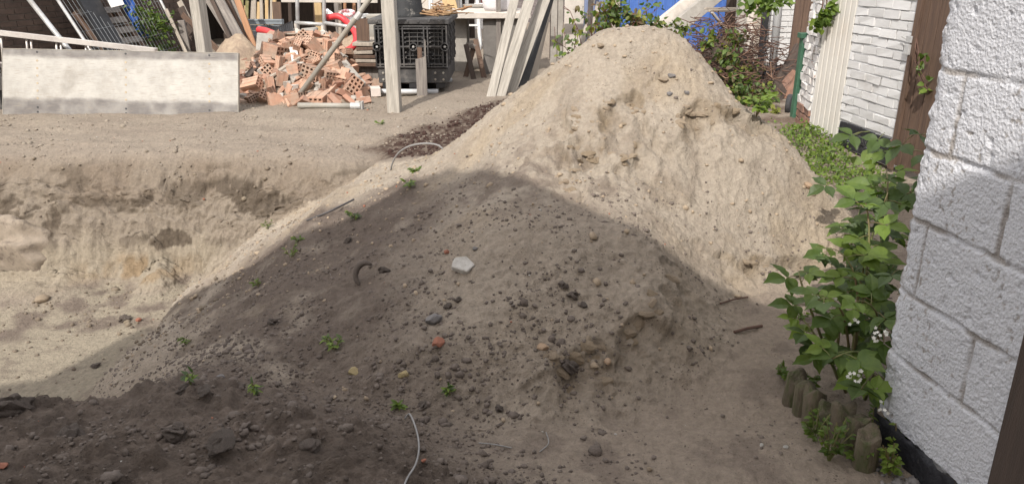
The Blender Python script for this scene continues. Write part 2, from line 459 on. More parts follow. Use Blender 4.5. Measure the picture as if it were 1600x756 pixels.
def soil_colour(x, y, z):
    pm = inside(x, y, PILE, .10); mm = inside(x, y, MOUND, .15); mu = inside(x + .08 * fbm(x, y, 3, 3, 3), y + .08 * fbm(x, y, 3, 3, 4), MULCH, .10)
    zb = pit_height(x, y)
    n1 = fbm(x, y, 1.6, 4, 101); n2 = fbm(x, y, 4.5, 4, 111); n3 = fbm(x, y, 14, 3, 121)
    col = np.tile(YARD, (len(x), 1))
    col = lerp(col, SAND * .85, np.clip(.25 + n1 * .6, 0, .6) * sst(6.0, 7, y))
    # trodden ground on the right of the pile, by the walls
    col = lerp(col, np.array([.29, .238, .190]), sst(-.4, .4, x) * sst(6.2, 5.6, y))
    col = lerp(col, np.array([.15, .11, .085]), sst(1.9, 2.3, x) * sst(6.3, 6.9, y) * np.clip(.65 + n2, 0, 1))
    col = lerp(col, DARK * 1.2, np.clip(n2 * 1.6 - .25, 0, .55) * (1 - sst(6.0, 6.6, y)))
    # pit: wall and floor
    wall = sst(-.99, -.9, zb) * sst(-.02, -.12, zb) * (1 - pm) * sst(5.2, 5.5, y)
    wcol = np.tile(np.array([.255, .213, .168]), (len(x), 1))
    wcol = lerp(wcol, np.array([.215, .172, .132]), sst(-.42, -.30, z + .10 * n2) * np.clip(.55 + n1, 0, 1))
    wcol = lerp(wcol, PALE * .9, sst(-.55, -.75, z + .08 * n2))
    wcol = lerp(wcol, OCH, np.clip(sst(-.72, -.86, z) * sst(-.99, -.90, z) * (n2 * 1.8 + .15), 0, .6) * np.exp(-((x + 3.15) / .42) ** 2))
    dm = 0.0 * x + .75 * sst(.16, .26, fbm(x * .8, z * 1.4 + y * .5, 1.9, 4, 131)) * sst(-.72, -.60, z) * sst(-.03, -.12, z)
    wcol = lerp(wcol, DAMP, dm * .9)
    for px, py, rx, rz in [(270,372,.17,.06),(400,318,.16,.11),(335,300,.3,.05),(90,345,.06,.09),(20,330,.16,.09),(25,430,.13,.08),(210,320,.10,.05)]:
        p = D(px, py, 5.95)
        wcol = lerp(wcol, DAMP * .95, sst(1.2, .75, ((x - p.x) / rx) ** 2 + ((z - p.z) / rz) ** 2 + n2 * 1.5 + n3 * .9) * .9)
    col = lerp(col, wcol, wall)
    fl = sst(-.93, -.985, zb)
    fcol = np.tile(PITF, (len(x), 1))
    fcol = lerp(fcol, DARK * 1.15, np.clip(sst(4.75, 5.1, y + .25 * n1) * (n2 * 1.5 + .62 - .5 * sst(5.45, 5.6, y)), 0, .85))
    fcol = lerp(fcol, DARK, np.clip(n2 * .9 + n3 * .5 - .18, 0, .5))
    col = lerp(col, fcol, fl)
    # bank towards the viewer is dark soil
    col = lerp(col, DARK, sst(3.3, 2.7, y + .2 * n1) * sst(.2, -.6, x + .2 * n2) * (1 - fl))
    # pile
    pc = np.tile(SAND, (len(x), 1))
    pc = lerp(pc, SANDY, np.clip(n1 * .9 + n2 * .4 - .05, 0, .55))
    pc = lerp(pc, YARD * .95, np.clip(n2 * .9 + n3 * .4 - .05, 0, .45))
    # dark topsoil has run down the near, left part
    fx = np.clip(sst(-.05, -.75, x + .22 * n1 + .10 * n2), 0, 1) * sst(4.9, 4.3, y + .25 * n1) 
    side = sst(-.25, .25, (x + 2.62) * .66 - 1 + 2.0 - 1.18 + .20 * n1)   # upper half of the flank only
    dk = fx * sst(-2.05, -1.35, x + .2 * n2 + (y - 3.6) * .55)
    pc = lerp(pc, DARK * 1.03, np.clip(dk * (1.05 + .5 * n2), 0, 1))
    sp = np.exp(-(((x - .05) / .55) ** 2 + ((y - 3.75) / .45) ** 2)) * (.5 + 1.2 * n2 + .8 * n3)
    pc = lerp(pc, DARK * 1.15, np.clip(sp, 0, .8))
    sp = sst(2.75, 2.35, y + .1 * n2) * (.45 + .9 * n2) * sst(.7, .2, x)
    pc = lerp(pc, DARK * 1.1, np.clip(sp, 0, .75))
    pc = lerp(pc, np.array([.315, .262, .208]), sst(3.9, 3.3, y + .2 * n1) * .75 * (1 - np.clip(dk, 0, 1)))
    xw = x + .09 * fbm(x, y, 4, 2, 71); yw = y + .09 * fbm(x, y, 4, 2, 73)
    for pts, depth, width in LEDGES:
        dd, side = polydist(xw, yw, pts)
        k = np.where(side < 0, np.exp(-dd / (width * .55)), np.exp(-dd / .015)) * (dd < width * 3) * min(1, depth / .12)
        pc = lerp(pc, np.array([.265, .205, .135]), np.clip(k * (.40 + 1.1 * n2 + .9 * n3), 0, .7))  # ochre of moist sand, doubling as painted shade under each ledge
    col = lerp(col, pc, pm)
    mc = np.tile(DARK, (len(x), 1)); mc = lerp(mc, DARK * .72, np.clip(n2 * 1.2 + .2, 0, .8)); mc = lerp(mc, DARK * 1.35, np.clip(n1 + n3 * .6 - .15, 0, .6))
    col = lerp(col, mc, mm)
    col = lerp(col, MUL, mu * np.clip(.85 + n3 * .6, 0, 1))
    return np.clip(col * (1 + .06 * n3[:, None]), .01, .9)

def axis_fine(lo, hi, step): return np.arange(lo, hi, step)
ys = [0.75]
while ys[-1] < 6.9: ys.append(ys[-1] + (.005 if 5.55 < ys[-1] < 6.15 else max(.0036 * ys[-1], .0065)))
while ys[-1] < 14: ys.append(ys[-1] + .006 * ys[-1])
YS = np.concatenate([[-90, -40, -15, -8, -4, -2, -1, 0, .3, .5, .63], ys, [15, 17, 20, 25, 32, 45, 70, 120]])
xs = np.concatenate([[-110, -60, -35, -22, -15, -11, -9], np.arange(-8, -4.2, .04), np.arange(-4.2, -3.0, .015), np.arange(-3.0, 2.2, .0085), np.arange(2.2, 4.5, .03), [4.8, 5.4, 6.2, 7.5, 9, 12, 16, 24, 40, 70, 110]])
XX, YY = np.meshgrid(xs, YS)
VX, VY = XX.ravel(), YY.ravel()
ZB, ZPIT = base_height(VX, VY)
DET = detail(VX, VY, ZPIT, ZB)
GY, GX = np.gradient(ZB.reshape(XX.shape), YS, xs)
GX, GY = np.clip(GX.ravel(), -2.5, 2.5), np.clip(GY.ravel(), -2.5, 2.5)
KN = 1 / np.sqrt(1 + GX ** 2 + GY ** 2)
ZZ = ZB + KN * DET
far = (np.abs(VX) > 9) | (VY > 15) | (VY < .0)
ZZ = np.where(far, np.where(VY < 0, .1, 0.0), ZZ)
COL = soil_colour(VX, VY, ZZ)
nx, ny = len(xs), len(YS)
PX, PY = np.where(far, VX, VX - GX * KN * DET), np.where(far, VY, VY - GY * KN * DET)
jj, ii = np.meshgrid(np.arange(ny - 1), np.arange(nx - 1), indexing='ij')
a = (jj * nx + ii).ravel()
QUADS = np.stack([a, a + 1, a + nx + 1, a + nx], 1)
fcx = VX[QUADS].mean(1); fcy = VY[QUADS].mean(1)
MSOIL = soil_material()

def sheet(name, sel):
    q = QUADS[sel]
    used, inv = np.unique(q.ravel(), return_inverse=True)
    me = bpy.data.meshes.new(name)
    me.vertices.add(len(used))
    me.vertices.foreach_set("co", np.stack([PX[used], PY[used], ZZ[used]], 1).ravel().astype(np.float32))
    me.loops.add(q.size); me.loops.foreach_set("vertex_index", inv.astype(np.int32).ravel())
    me.polygons.add(len(q)); me.polygons.foreach_set("loop_start", np.arange(0, q.size, 4, dtype=np.int32))
    me.update(calc_edges=True)
    me.polygons.foreach_set("use_smooth", np.ones(len(q), bool))
    ca = me.color_attributes.new("soil", 'FLOAT_COLOR', 'POINT')
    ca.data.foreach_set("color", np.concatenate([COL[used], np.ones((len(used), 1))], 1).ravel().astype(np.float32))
    me.materials.append(MSOIL)
    return new_obj(name, me)

wob = .06 * fbm(fcx, fcy, 5, 3, 77)
inpile = inside(fcx + wob, fcy - wob, PILE, .001) > .5
inmound = (inside(fcx + wob, fcy + wob, MOUND, .001) > .5) & ~inpile
inmul = (inside(fcx + .08 * fbm(fcx, fcy, 3, 3, 3), fcy + .08 * fbm(fcx, fcy, 3, 3, 4), MULCH, .001) > .5) & ~inpile
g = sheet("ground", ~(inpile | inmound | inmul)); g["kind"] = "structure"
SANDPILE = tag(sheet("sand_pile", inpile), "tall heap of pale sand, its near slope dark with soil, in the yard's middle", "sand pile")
tag(sheet("soil_mound", inmound), "low mound of dark brown soil along the near edge of the yard", "soil mound")
tag(sheet("mulch", inmul), "dark red brown mulch strewn beside the sand pile below the leaning planks", "mulch", kind="stuff")

# ------------------------------------------------------------------ the house behind the viewer that shades the near ground
M_TILE = mat("roof_tile", (.16, .08, .06), .8, .2, 9)
M_HOUSE = mat("house_render", (.62, .59, .54), .9, .1, 6)
hs = empty("neighbouring_house", (-3, -2.2, 0), "pale rendered house with a steep gable standing behind the viewer", "house")
OUT = [(1.4,0),(1.4,3.85),(-.83,5.30),(-1.52,5.66),(-2.4,6.44),(-3.06,6.95),(-3.27,6.80),(-3.50,6.30),(-4.2,6.15),(-4.9,6.07),(-5.56,6.0),(-5.60,5.27),(-7.6,4.7),(-7.6,0)]
MB().prism([(x + 3, z) for x, z in OUT], 4.0, None, (0, -1.8, 0)).build("wall", M_HOUSE, hs)
# ------------------------------------------------------------------ shared materials
M_PAINT = mat("white_paint", (.58, .575, .57), .85, .07, 3, (.47, .455, .44), 2.2, .5, 130, thr=(.55, .75))
M_BLOCK = mat("white_block", (.585, .585, .60), .9, .06, 14, (.43, .41, .39), 13, .8, 210, thr=(.62, .74))
M_TAR = mat("black_tar", (.022, .022, .026), .55, .5, 16, (.09, .085, .08), 9, .7, 60, thr=(.6, .7))
M_BARE = mat("bare_brick", (.27, .15, .105), .9, .35, 14, (.18, .12, .10), 5, .5, 60, thr=(.4, .7))
M_BROWNB = mat("brown_brick", (.115, .080, .062), .9, .35, 9, (.085, .062, .052), 3, .4, 60)
M_MORTAR = mat("mortar", (.15, .125, .105), .95, .25, 20, bump=.5)
M_OLDWOOD = mat("weathered_wood", (.40, .35, .29), .85, .22, 5, (.27, .235, .20), 2.5, .5, 30, stretch=(14, 14, 1.1))
M_PALEWOOD = mat("pale_wood", (.41, .38, .335), .85, .26, 6, (.27, .25, .22), 2.5, .3, 30, stretch=(14, 14, .9))
M_GREYWOOD = mat("grey_wood", (.25, .225, .20), .85, .25, 6, (.16, .14, .13), 2.5, .5, 30, stretch=(14, 14, 1))
M_DARKWOOD = mat("dark_wood", (.085, .062, .050), .85, .3, 6, (.05, .038, .032), 3, .5, 30, stretch=(14, 14, 1))
M_BROWNWOOD = mat("brown_wood", (.125, .080, .056), .75, .25, 5, (.085, .055, .042), 3, .4, 30, stretch=(12, 12, .8))
M_ORANGEWOOD = mat("orange_wood", (.38, .20, .11), .8, .2, 6, (.30, .17, .10), 3, .3, 30, stretch=(14, 14, 1))
M_YELLOWWOOD = mat("yellow_wood", (.50, .36, .19), .75, .18, 6, (.42, .29, .15), 3, .3, 30, stretch=(14, 14, 1))
M_STEEL = mat("galvanised_steel", (.46, .46, .46), .5, .18, 12, (.34, .33, .31), 5, .2, 60, .5, .25)
M_DIRTYSTEEL = mat("dirty_steel", (.34, .325, .29), .65, .22, 12, (.25, .22, .18), 6, .3, 60, .4, .1)
M_ALU = mat("aluminium", (.64, .60, .56), .42, .12, 10, (.50, .45, .42), 4, .1, 60, .5, .35)
M_GREYSTEEL = mat("grey_profile", (.20, .225, .245), .55, .2, 8, bump=.15)
M_RED = mat("red_plastic", (.62, .035, .045), .45, .15, 10, (.50, .06, .06), 5, .15, 60, .4)
M_BLACKP = mat("black_plastic", (.022, .022, .024), .5, .3, 10, (.055, .052, .05), 4, .2, 60, .4, thr=(.5, .75))
M_DARKP = mat("dusty_black_plastic", (.060, .058, .058), .65, .35, 10, (.13, .12, .11), 5, .3, 60, .3, thr=(.5, .8))
M_BUCKET = mat("mortar_tub", (.035, .036, .038), .6, .3, 10, (.30, .28, .25), 7, .3, 60, .3, thr=(.55, .68))
M_CONC = mat("concrete", (.36, .335, .30), .9, .16, 9, (.27, .25, .225), 3, .5, 70)
M_CONCDARK = mat("dark_concrete", (.185, .172, .160), .9, .2, 7, (.14, .13, .12), 3, .4, 60)
M_CONCPALE = mat("pale_concrete", (.52, .475, .425), .9, .13, 9, (.40, .36, .32), 3, .4, 70, thr=(.5, .7))
M_BLUE = mat("blue_paint", (.060, .135, .40), .65, .25, 6, (.13, .20, .41), 7, .3, 30, .35, stretch=(9, 9, 1), thr=(.58, .78))
M_BLUETARP = mat("blue_sheet", (.025, .085, .32), .5, .3, 10, bump=.6, bscale=12)
M_GREENPIPE = mat("green_pipe", (.040, .105, .065), .5, .25, 8, (.06, .13, .085), 4, .2, 60)
M_PVC = mat("grey_pipe", (.50, .505, .51), .5, .12, 8, bump=.1)
M_WHITESTEEL = mat("white_steel", (.72, .72, .71), .5, .08, 8, bump=.1)
M_SACK = mat("white_sack", (.60, .58, .59), .75, .12, 8, bump=.8, bscale=14)
M_WHITEBOARD = mat("white_board", (.68, .66, .64), .7, .08, 6, bump=.15)
M_HOLLOW = mat("hollow_brick", (.45, .265, .185), .9, .18, 12, (.38, .29, .225), 7, .4, 80, rnd=.22)
M_REDBRICK = mat("red_brick", (.37, .20, .14), .9, .2, 12, (.31, .22, .17), 6, .4, 80, rnd=.25)
M_WHITEBRICK = mat("pale_brick", (.62, .55, .50), .85, .1, 10, bump=.3)
M_TILEGREY = mat("grey_tile", (.235, .205, .175), .9, .2, 10, (.30, .26, .215), 5, .4, 60, rnd=.25)
M_RUBBLE = mat("rubble_soil", (.275, .215, .165), .95, .3, 16, (.19, .145, .11), 6, .9, 60)
M_HEAPSAND = mat("heap_sand", (.35, .275, .20), .95, .2, 16, (.24, .18, .135), 5, .9, 50)
M_TWIG = mat("dry_twig", (.155, .088, .062), .85, .35, 12, (.25, .16, .11), 4, .3, 60)
M_CANE = mat("green_cane", (.135, .16, .055), .6, .2, 12, (.17, .12, .06), 4, .2, 60)
M_STEMBROWN = mat("brown_stem", (.105, .060, .045), .75, .3, 12, bump=.3)
M_LEAF = mat("leaf_green", (.070, .115, .020), .5, .38, 7, (.112, .160, .026), 5, .15, 60, .4, transl=.30, thr=(.45, .65))
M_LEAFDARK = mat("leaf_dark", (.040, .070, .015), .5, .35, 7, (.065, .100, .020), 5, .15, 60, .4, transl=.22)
M_LEAFLIGHT = mat("leaf_light", (.135, .205, .035), .5, .25, 7, (.17, .23, .045), 5, .15, 60, .35, transl=.35)
M_LEAFYELLOW = mat("leaf_yellow", (.20, .20, .04), .5, .3, 7, (.09, .14, .03), 5, .15, 60, .35, transl=.35)
M_LEAFRED = mat("leaf_reddish", (.115, .065, .035), .55, .35, 7, (.085, .10, .03), 5, .15, 60, .35, transl=.25)
M_PETAL = mat("white_petal", (.72, .71, .66), .6, .06, 20, bump=0, transl=.2)
M_LOG = mat("mossy_log", (.130, .105, .075), .9, .35, 6, (.075, .085, .035), 5, .9, 30, stretch=(6, 6, 1.2), thr=(.45, .65))
M_STONEG = mat("grey_stone", (.155, .148, .150), .85, .2, 20, (.21, .19, .175), 9, .5, 60)
M_STONED = mat("dark_clod", (.112, .091, .078), .95, .25, 25, (.15, .123, .104), 9, .8, 70, rnd=.2)
M_STONEY = mat("yellow_stone", (.36, .285, .145), .9, .18, 20, (.30, .24, .14), 9, .5, 60)
M_STONEO = mat("orange_stone", (.31, .12, .075), .9, .2, 20, (.24, .12, .085), 9, .4, 60)
M_STONET = mat("tan_stone", (.33, .215, .135), .9, .2, 20, (.36, .28, .20), 9, .5, 60)
M_PLASTER = mat("plaster_chunk", (.44, .42, .39), .85, .15, 20, (.31, .285, .25), 14, .6, 60)
M_SANDLUMP = mat("sand_lump", (.36, .285, .205), .95, .15, 25, (.28, .22, .16), 9, .8, 70)
M_CABLE = mat("grey_cable", (.23, .225, .22), .5, .15, 12, bump=.1)
M_BLACKROD = mat("dark_rod", (.07, .065, .065), .6, .25, 12, bump=.2)
M_RUBBER = mat("rubber", (.030, .030, .034), .7, .3, 12, (.06, .058, .058), 5, .3, 60)
M_SHED = mat("shed_board", (.030, .022, .018), .9, .3, 6, (.05, .035, .028), 3, .4, 30, stretch=(10, 10, 1))
M_GLASS = mat("window_glass", (.05, .055, .065), .15, .15, 3, bump=0, spec=.5)
M_FACADE = mat("facade_brick", (.155, .125, .120), .9, .2, 8, (.125, .10, .098), 3, .3, 40)
M_MUDDY = mat("muddy_white", (.46, .43, .39), .85, .2, 9, (.26, .225, .19), 5, .3, 60)

# ------------------------------------------------------------------ brick walls: every course laid on its own, inside the wall's one mesh
def brick_courses(m, a, b, z0, z1, nrm, bl=.215, bh=.065, j=.010, depth=.012, jit=.004, skip=0.0, rough=.5, mortar=None):
    a, b = Vector((a[0], a[1], 0)), Vector((b[0], b[1], 0))
    u = (b - a); Lw = u.length; u.normalize(); n = Vector(nrm).normalized()
    z = z0; row = 0
    while z < z1 - .01:
        h = min(bh, z1 - z)
        s = -(bl / 2 if row % 2 else 0) - random.uniform(0, .02)
        while s < Lw:
            s0, s1 = max(s, 0), min(s + bl, Lw)
            if s1 - s0 > .03 and random.random() >= skip:
                pr = depth + random.uniform(-jit, jit)
                c = a + u * ((s0 + s1) / 2) + n * (pr / 2) + Vector((0, 0, z + h / 2 + random.uniform(-.002, .002)))
                M = Matrix((u, n, Vector((0, 0, 1)))).transposed() @ Matrix.Rotation(random.uniform(-.02, .02) * rough, 3, 'X') @ Matrix.Rotation(random.uniform(-.02, .02) * rough, 3, 'Z')
                m.box(c, (s1 - s0 - random.uniform(0, .004), pr, h - random.uniform(0, .003)), M, 1.0, .0022 * rough * 2)
            s += bl + j
        z += bh + j; row += 1
    return m

def slab(m, a, b, z0, z1, nrm, thick):         # the body of a wall behind its face line a-b
    a, b = Vector((a[0], a[1], 0)), Vector((b[0], b[1], 0)); n = Vector(nrm).normalized()
    u = (b - a).normalized()
    M = Matrix((u, n, Vector((0, 0, 1)))).transposed()
    return m.box((a + b) / 2 - n * thick / 2 + Vector((0, 0, (z0 + z1) / 2)), ((b - a).length, thick, z1 - z0), M)

# brown brick wall far left
A, B = Vector((-7.35, 5.8, 0)), Vector((-5.10, 12.55, 0))
ub = (B - A).normalized(); nb = Vector((ub.y, -ub.x, 0))
w = empty("brick_wall", A, "long brown brick wall in its own shade behind the leaning fence", "wall")
m = MB(); slab(m, A, B, 0, 2.7, nb, .22); m.build("mortar_core", M_MORTAR, w, origin=A).location = (0, 0, 0)
m = MB(); brick_courses(m, A, B, .0, 2.7, nb, .215, .062, .011, .010, .002, rough=.3); o = m.build("brick_face", M_BROWNB, w, origin=A); o.location = (0, 0, 0)

# white painted brick garage on the right
N0 = Vector((3.05, 5.82, 0)); dW = Vector((-.139, .990, 0)); nW = Vector((-.990, -.139, 0))
def onW(s, out=0.0, z=0.0): return N0 + dW * s + nW * out + Vector((0, 0, z))
w = empty("garage_wall", N0, "white painted brick wall with a black base, between ribbed door and brown gate", "wall")
def wpart(name, m, mt, parent, org, **k):
    o = m.build(name, mt, parent, origin=org, **k); o.location = Vector((0, 0, 0)); return o
m = MB(); slab(m, onW(0), onW(.80), 0, 2.9, nW, .22); wpart("core", M_PAINT, w, N0) if False else wpart("core", m, M_PAINT, w, N0)
m = MB(); brick_courses(m, onW(0), onW(.80), .24, 2.9, nW, .205, .064, .010, .015, .005, 0, 1.2); wpart("painted_bricks", m, M_PAINT, w, N0, bevel=.004)
m = MB(); brick_courses(m, onW(0.055), onW(.80), .01, .24, nW, .205, .066, .008, .016, .004, 0, 1.0); wpart("black_base", m, M_TAR, w, N0, bevel=.004)
m = MB(); brick_courses(m, onW(-.004), onW(.05), .01, .24, nW, .2, .066, .008, .018, .004, 0, 1.0); wpart("bare_corner", m, M_BARE, w, N0, bevel=.004)

w2 = empty("pier", onW(1.32), "narrow white brick pier with peeling paint beside the green pipe", "wall")
PA, PB, nP = Vector((2.868, 7.125, 0)), Vector((2.935, 7.62, 0)), Vector((-.991, .134, 0))
m = MB(); slab(m, PA, PB, 0, 2.9, nP, .22); wpart("core", m, M_PAINT, w2, onW(1.32))
m = MB(); brick_courses(m, PA, PB, .22, 2.9, nP, .205, .064, .010, .020, .010, .02, 2.2); wpart("painted_bricks", m, mat("peeling_paint", (.64, .62, .60), .9, .1, 6, (.30, .17, .12), 9, .6, 90, thr=(.60, .68)), w2, onW(1.32), bevel=.005)
m = MB(); brick_courses(m, PA, PB, .0, .22, nP, .205, .066, .010, .022, .008, 0, 1.5); wpart("bare_base", m, M_BARE, w2, onW(1.32), bevel=.004)

# ribbed white door between them
dr = empty("ribbed_door", onW(.80), "cream white ribbed garage door standing between two brick walls", "door")
m = MB(); slab(m, onW(.805), onW(1.305), .05, 2.6, nW, .03)
wpart("panel", m, M_WHITESTEEL, dr, onW(.80))
M_CREAM = mat("cream_paint", (.56, .535, .49), .55, .06, 4, (.56, .51, .45), 3, .1, 40, thr=(.5, .75))
m = MB()
for k in range(6):
    s0 = .815 + k * .081
    slab(m, onW(s0, .016), onW(s0 + .062, .016), .05, 2.6, nW, .015)
wpart("rib", m, M_CREAM, dr, onW(.80), bevel=.004)
m = MB(); slab(m, onW(.805, .03), onW(1.305, .03), .0, .046, nW, .09); wpart("sill", m, M_CONCDARK, dr, onW(.80))

# brown wooden gate between garage and block shed
gt = empty("wooden_gate", onW(-.08), "dark brown upright board gate between white brick wall and block wall", "gate")
m = MB()
s = -.004
while s > -1.6:
    slab(m, onW(s - .118, .02 + random.uniform(-.003, .003)), onW(s - .004, .02), .04, 2.6, nW, .03); s -= .122
wpart("board_panel", m, M_BROWNWOOD, gt, onW(-.08), bevel=.002)
m = MB(); slab(m, onW(-.06, .043), onW(-.012, .043), 0.0, 2.6, nW, .022); wpart("post", m, M_BROWNWOOD, gt, onW(-.08))
p = onW(-.005, .05, 1.0)
m = MB(); M3 = Matrix((dW, nW, Vector((0, 0, 1)))).transposed()
m.box(p, (.065, .012, .05), M3).box(p + Vector((0, 0, -.075)), (.06, .02, .075), M3).tube([p + dW * .03, p + dW * .09 + Vector((0, 0, .012))], .006, 6)
wpart("latch", m, M_STEEL, gt, onW(-.08), bevel=.002)

# block shed on the right
P0 = Vector((1.238, 2.16, 0)); dB = Vector((.156, -.988, 0)); nB = Vector((-.988, -.156, 0))
def onB(u, out=0.0, z=0.0): return P0 + dB * u + nB * out + Vector((0, 0, z))
bs = empty("block_shed", P0, "white painted shed of rough concrete blocks with black base at the right edge", "shed")
bs.rotation_euler = (0, -.024, 0)
UE = .49
us = np.arange(-.012, UE + .001, .0045); zs = np.concatenate([np.arange(.132, 1.75, .0045), np.arange(1.75, 3.2, .05), [3.2]])
UU, ZZ2 = np.meshgrid(us, zs)
wob1 = .0045 * fbm(UU, ZZ2, 9, 3, 201)
zj = [.132, .364, .582, .818, 1.033, 1.264, 1.49, 1.715, 1.94, 2.165, 2.39, 2.615, 2.84, 3.065, 3.3]
jo = [.045, .33, .075, .345, .115, .36, .1, .34, .1, .34, .1, .34, .1, .34]
gro = np.zeros_like(UU); loc = np.zeros_like(UU)
for k in range(len(zj)):
    dz = np.abs(ZZ2 + wob1 - zj[k])
    if k > 0: gro = np.maximum(gro, 1 - sst(.004, .011 + .004 * np.abs(pnoise(UU * 20, ZZ2 * 20, 5 + k)), dz))
for k in range(len(zj) - 1):
    band = (ZZ2 + wob1 >= zj[k]) & (ZZ2 + wob1 < zj[k + 1])
    du = np.abs(UU + wob1 * .6 - jo[k])
    gro = np.where(band, np.maximum(gro, (1 - sst(.003, .010, du)) * .85), gro)
    loc = np.where(band, (UU > jo[k]) * .5 + k * .37, loc)
disp = -.0065 * gro * (.6 + .8 * np.clip(fbm(UU, ZZ2, 7, 2, 215) + .5, 0, 1)) + .004 * (np.modf(loc * 7.13)[0] - .5) * (1 - gro)
pits = np.maximum(fbm(UU, ZZ2, 48, 3, 221) - .28, 0); big = np.maximum(fbm(UU, ZZ2, 22, 3, 231) - .45, 0)
disp = disp + .0011 * fbm(UU, ZZ2, 62, 3, 241) - .006 * pits * (pnoise(UU * 5, ZZ2 * 5, 3) > -.1) - .010 * big
edge = np.clip((.05 - UU) / .06, 0, 1)
disp = disp - .016 * edge ** 2 * (1 + .7 * fbm(UU * 0, ZZ2, 14, 4, 251))
ushift = (.007 * fbm(UU * 0, ZZ2, 7, 2, 262) + .004 * fbm(UU, ZZ2, 33, 3, 261)) * np.clip((.06 - UU) / .07, 0, 1)
pos = np.array([P0.x, P0.y, 0])[None] + (UU + ushift).ravel()[:, None] * np.array(dB)[None] + disp.ravel()[:, None] * np.array(nB)[None]
pos[:, 2] = ZZ2.ravel()
ncol, nrow = len(us), len(zs)
jj, ii = np.meshgrid(np.arange(nrow - 1), np.arange(ncol - 1), indexing='ij'); a = (jj * ncol + ii).ravel()
q = np.stack([a, a + 1, a + ncol + 1, a + ncol], 1)
me = bpy.data.meshes.new("block_face")
me.from_pydata((pos - np.array(P0)[None]).tolist(), [], q.tolist()); me.shade_smooth()
bare = np.clip(gro * 1.2 - .75 + 1.3 * fbm(UU, ZZ2, 7, 3, 281), 0, 1) * (gro > .25) * .75
bare = np.maximum(bare, np.clip(pits * 5 - .8, 0, .7) * (pnoise(UU * 4, ZZ2 * 4, 285) > .25)); bare = np.maximum(bare, .7 * edge ** 3 * (fbm(UU, ZZ2, 20, 3, 287) > .15))
colb = np.array([.56, .563, .59])[None] * (1 - bare.ravel()[:, None]) + np.array([.25, .215, .18])[None] * bare.ravel()[:, None]
colb = colb * (1 + .05 * fbm(UU, ZZ2, 3, 3, 291).ravel()[:, None])
ca = me.color_attributes.new("soil", 'FLOAT_COLOR', 'POINT'); ca.data.foreach_set("color", np.concatenate([colb, np.ones((len(colb), 1))], 1).ravel().astype(np.float32))
M_BLOCKF = bpy.data.materials.new("block_paint"); M_BLOCKF.use_nodes = True
bk_N, bk_L = M_BLOCKF.node_tree.nodes, M_BLOCKF.node_tree.links; bk_b = bk_N["Principled BSDF"]; bk_b.inputs["Roughness"].default_value = .85; bk_b.inputs["Specular IOR Level"].default_value = .2
bk_a = bk_N.new("ShaderNodeAttribute"); bk_a.attribute_name = "soil"; bk_t = bk_N.new("ShaderNodeTexCoord")
bk_n = bk_N.new("ShaderNodeTexNoise"); bk_n.inputs["Scale"].default_value = 150; bk_n.inputs["Detail"].default_value = 4; bk_n.inputs["Roughness"].default_value = .7; bk_L.new(bk_t.outputs["Object"], bk_n.inputs["Vector"])
bk_v = bk_N.new("ShaderNodeTexVoronoi"); bk_v.inputs["Scale"].default_value = 110; bk_L.new(bk_t.outputs["Object"], bk_v.inputs["Vector"])
bk_m = bk_N.new("ShaderNodeMath"); bk_m.operation = 'MULTIPLY_ADD'; bk_m.inputs[1].default_value = .8; bk_L.new(bk_v.outputs["Distance"], bk_m.inputs[0]); bk_L.new(bk_n.outputs["Fac"], bk_m.inputs[2])
bk_p = bk_N.new("ShaderNodeBump"); bk_p.inputs["Strength"].default_value = 1.0; bk_p.inputs["Distance"].default_value = .005; bk_L.new(bk_m.outputs[0], bk_p.inputs["Height"]); bk_L.new(bk_p.outputs[0], bk_b.inputs["Normal"])
bk_L.new(bk_a.outputs["Color"], bk_b.inputs["Base Color"])
me.materials.append(M_BLOCKF)
new_obj("block_face", me, bs)
nBv = Vector(nB)
m = MB(); slab(m, onB(.02, -.03), onB(UE, -.03), .14, 3.2, nB, .2); wpart("block_core", m, M_BLOCK, bs, P0)
m = MB(); e0 = onB(.02, -.04); e1 = e0 - nBv * 3.5; slab(m, e0, e1, .02, 3.2, Vector(-dB), .2); wpart("end_wall", m, M_BLOCK, bs, P0)
pl_u = np.arange(-.02, UE + .02, .012); pl_z = np.arange(-.12, .141, .012)
U3, Z3 = np.meshgrid(pl_u, pl_z)
d3 = .012 + .006 * fbm(U3, Z3, 14, 4, 271) - .012 * np.clip((.03 - U3) / .05, 0, 1) ** 2 - .02 * sst(.128, .141, Z3 + .008 * fbm(U3, Z3, 20, 2, 4))
pos = np.array([0, 0, 0])[None] + U3.ravel()[:, None] * np.array(dB)[None] + d3.ravel()[:, None] * np.array(nB)[None]; pos[:, 2] = Z3.ravel()
nc_ = len(pl_u); jj, ii = np.meshgrid(np.arange(len(pl_z) - 1), np.arange(nc_ - 1), indexing='ij'); a = (jj * nc_ + ii).ravel()
me = bpy.data.meshes.new("black_base"); me.from_pydata(pos.tolist(), [], np.stack([a, a + 1, a + nc_ + 1, a + nc_], 1).tolist()); me.shade_smooth(); me.materials.append(M_TAR)
new_obj("black_base", me, bs)
m = MB(); slab(m, onB(UE + .004, .018), onB(UE + .13, .018), -.05, 3.2, nB, .12); wpart("door_frame", m, M_DARKWOOD, bs, P0, bevel=.004)
m = MB(); slab(m, onB(UE + .13, -.05), onB(UE + 1.1, -.05), -.02, 2.2, nB, .05); wpart("door", m, M_DARKWOOD, bs, P0)
m = MB(); slab(m, onB(UE + 1.1, 0), onB(UE + 3.0, 0), 0, 3.2, nB, .2); slab(m, onB(UE + .134, -.01), onB(UE + 1.096, -.01), 2.2, 3.2, nB, .2); wpart("far_block_wall", m, M_BLOCK, bs, P0)
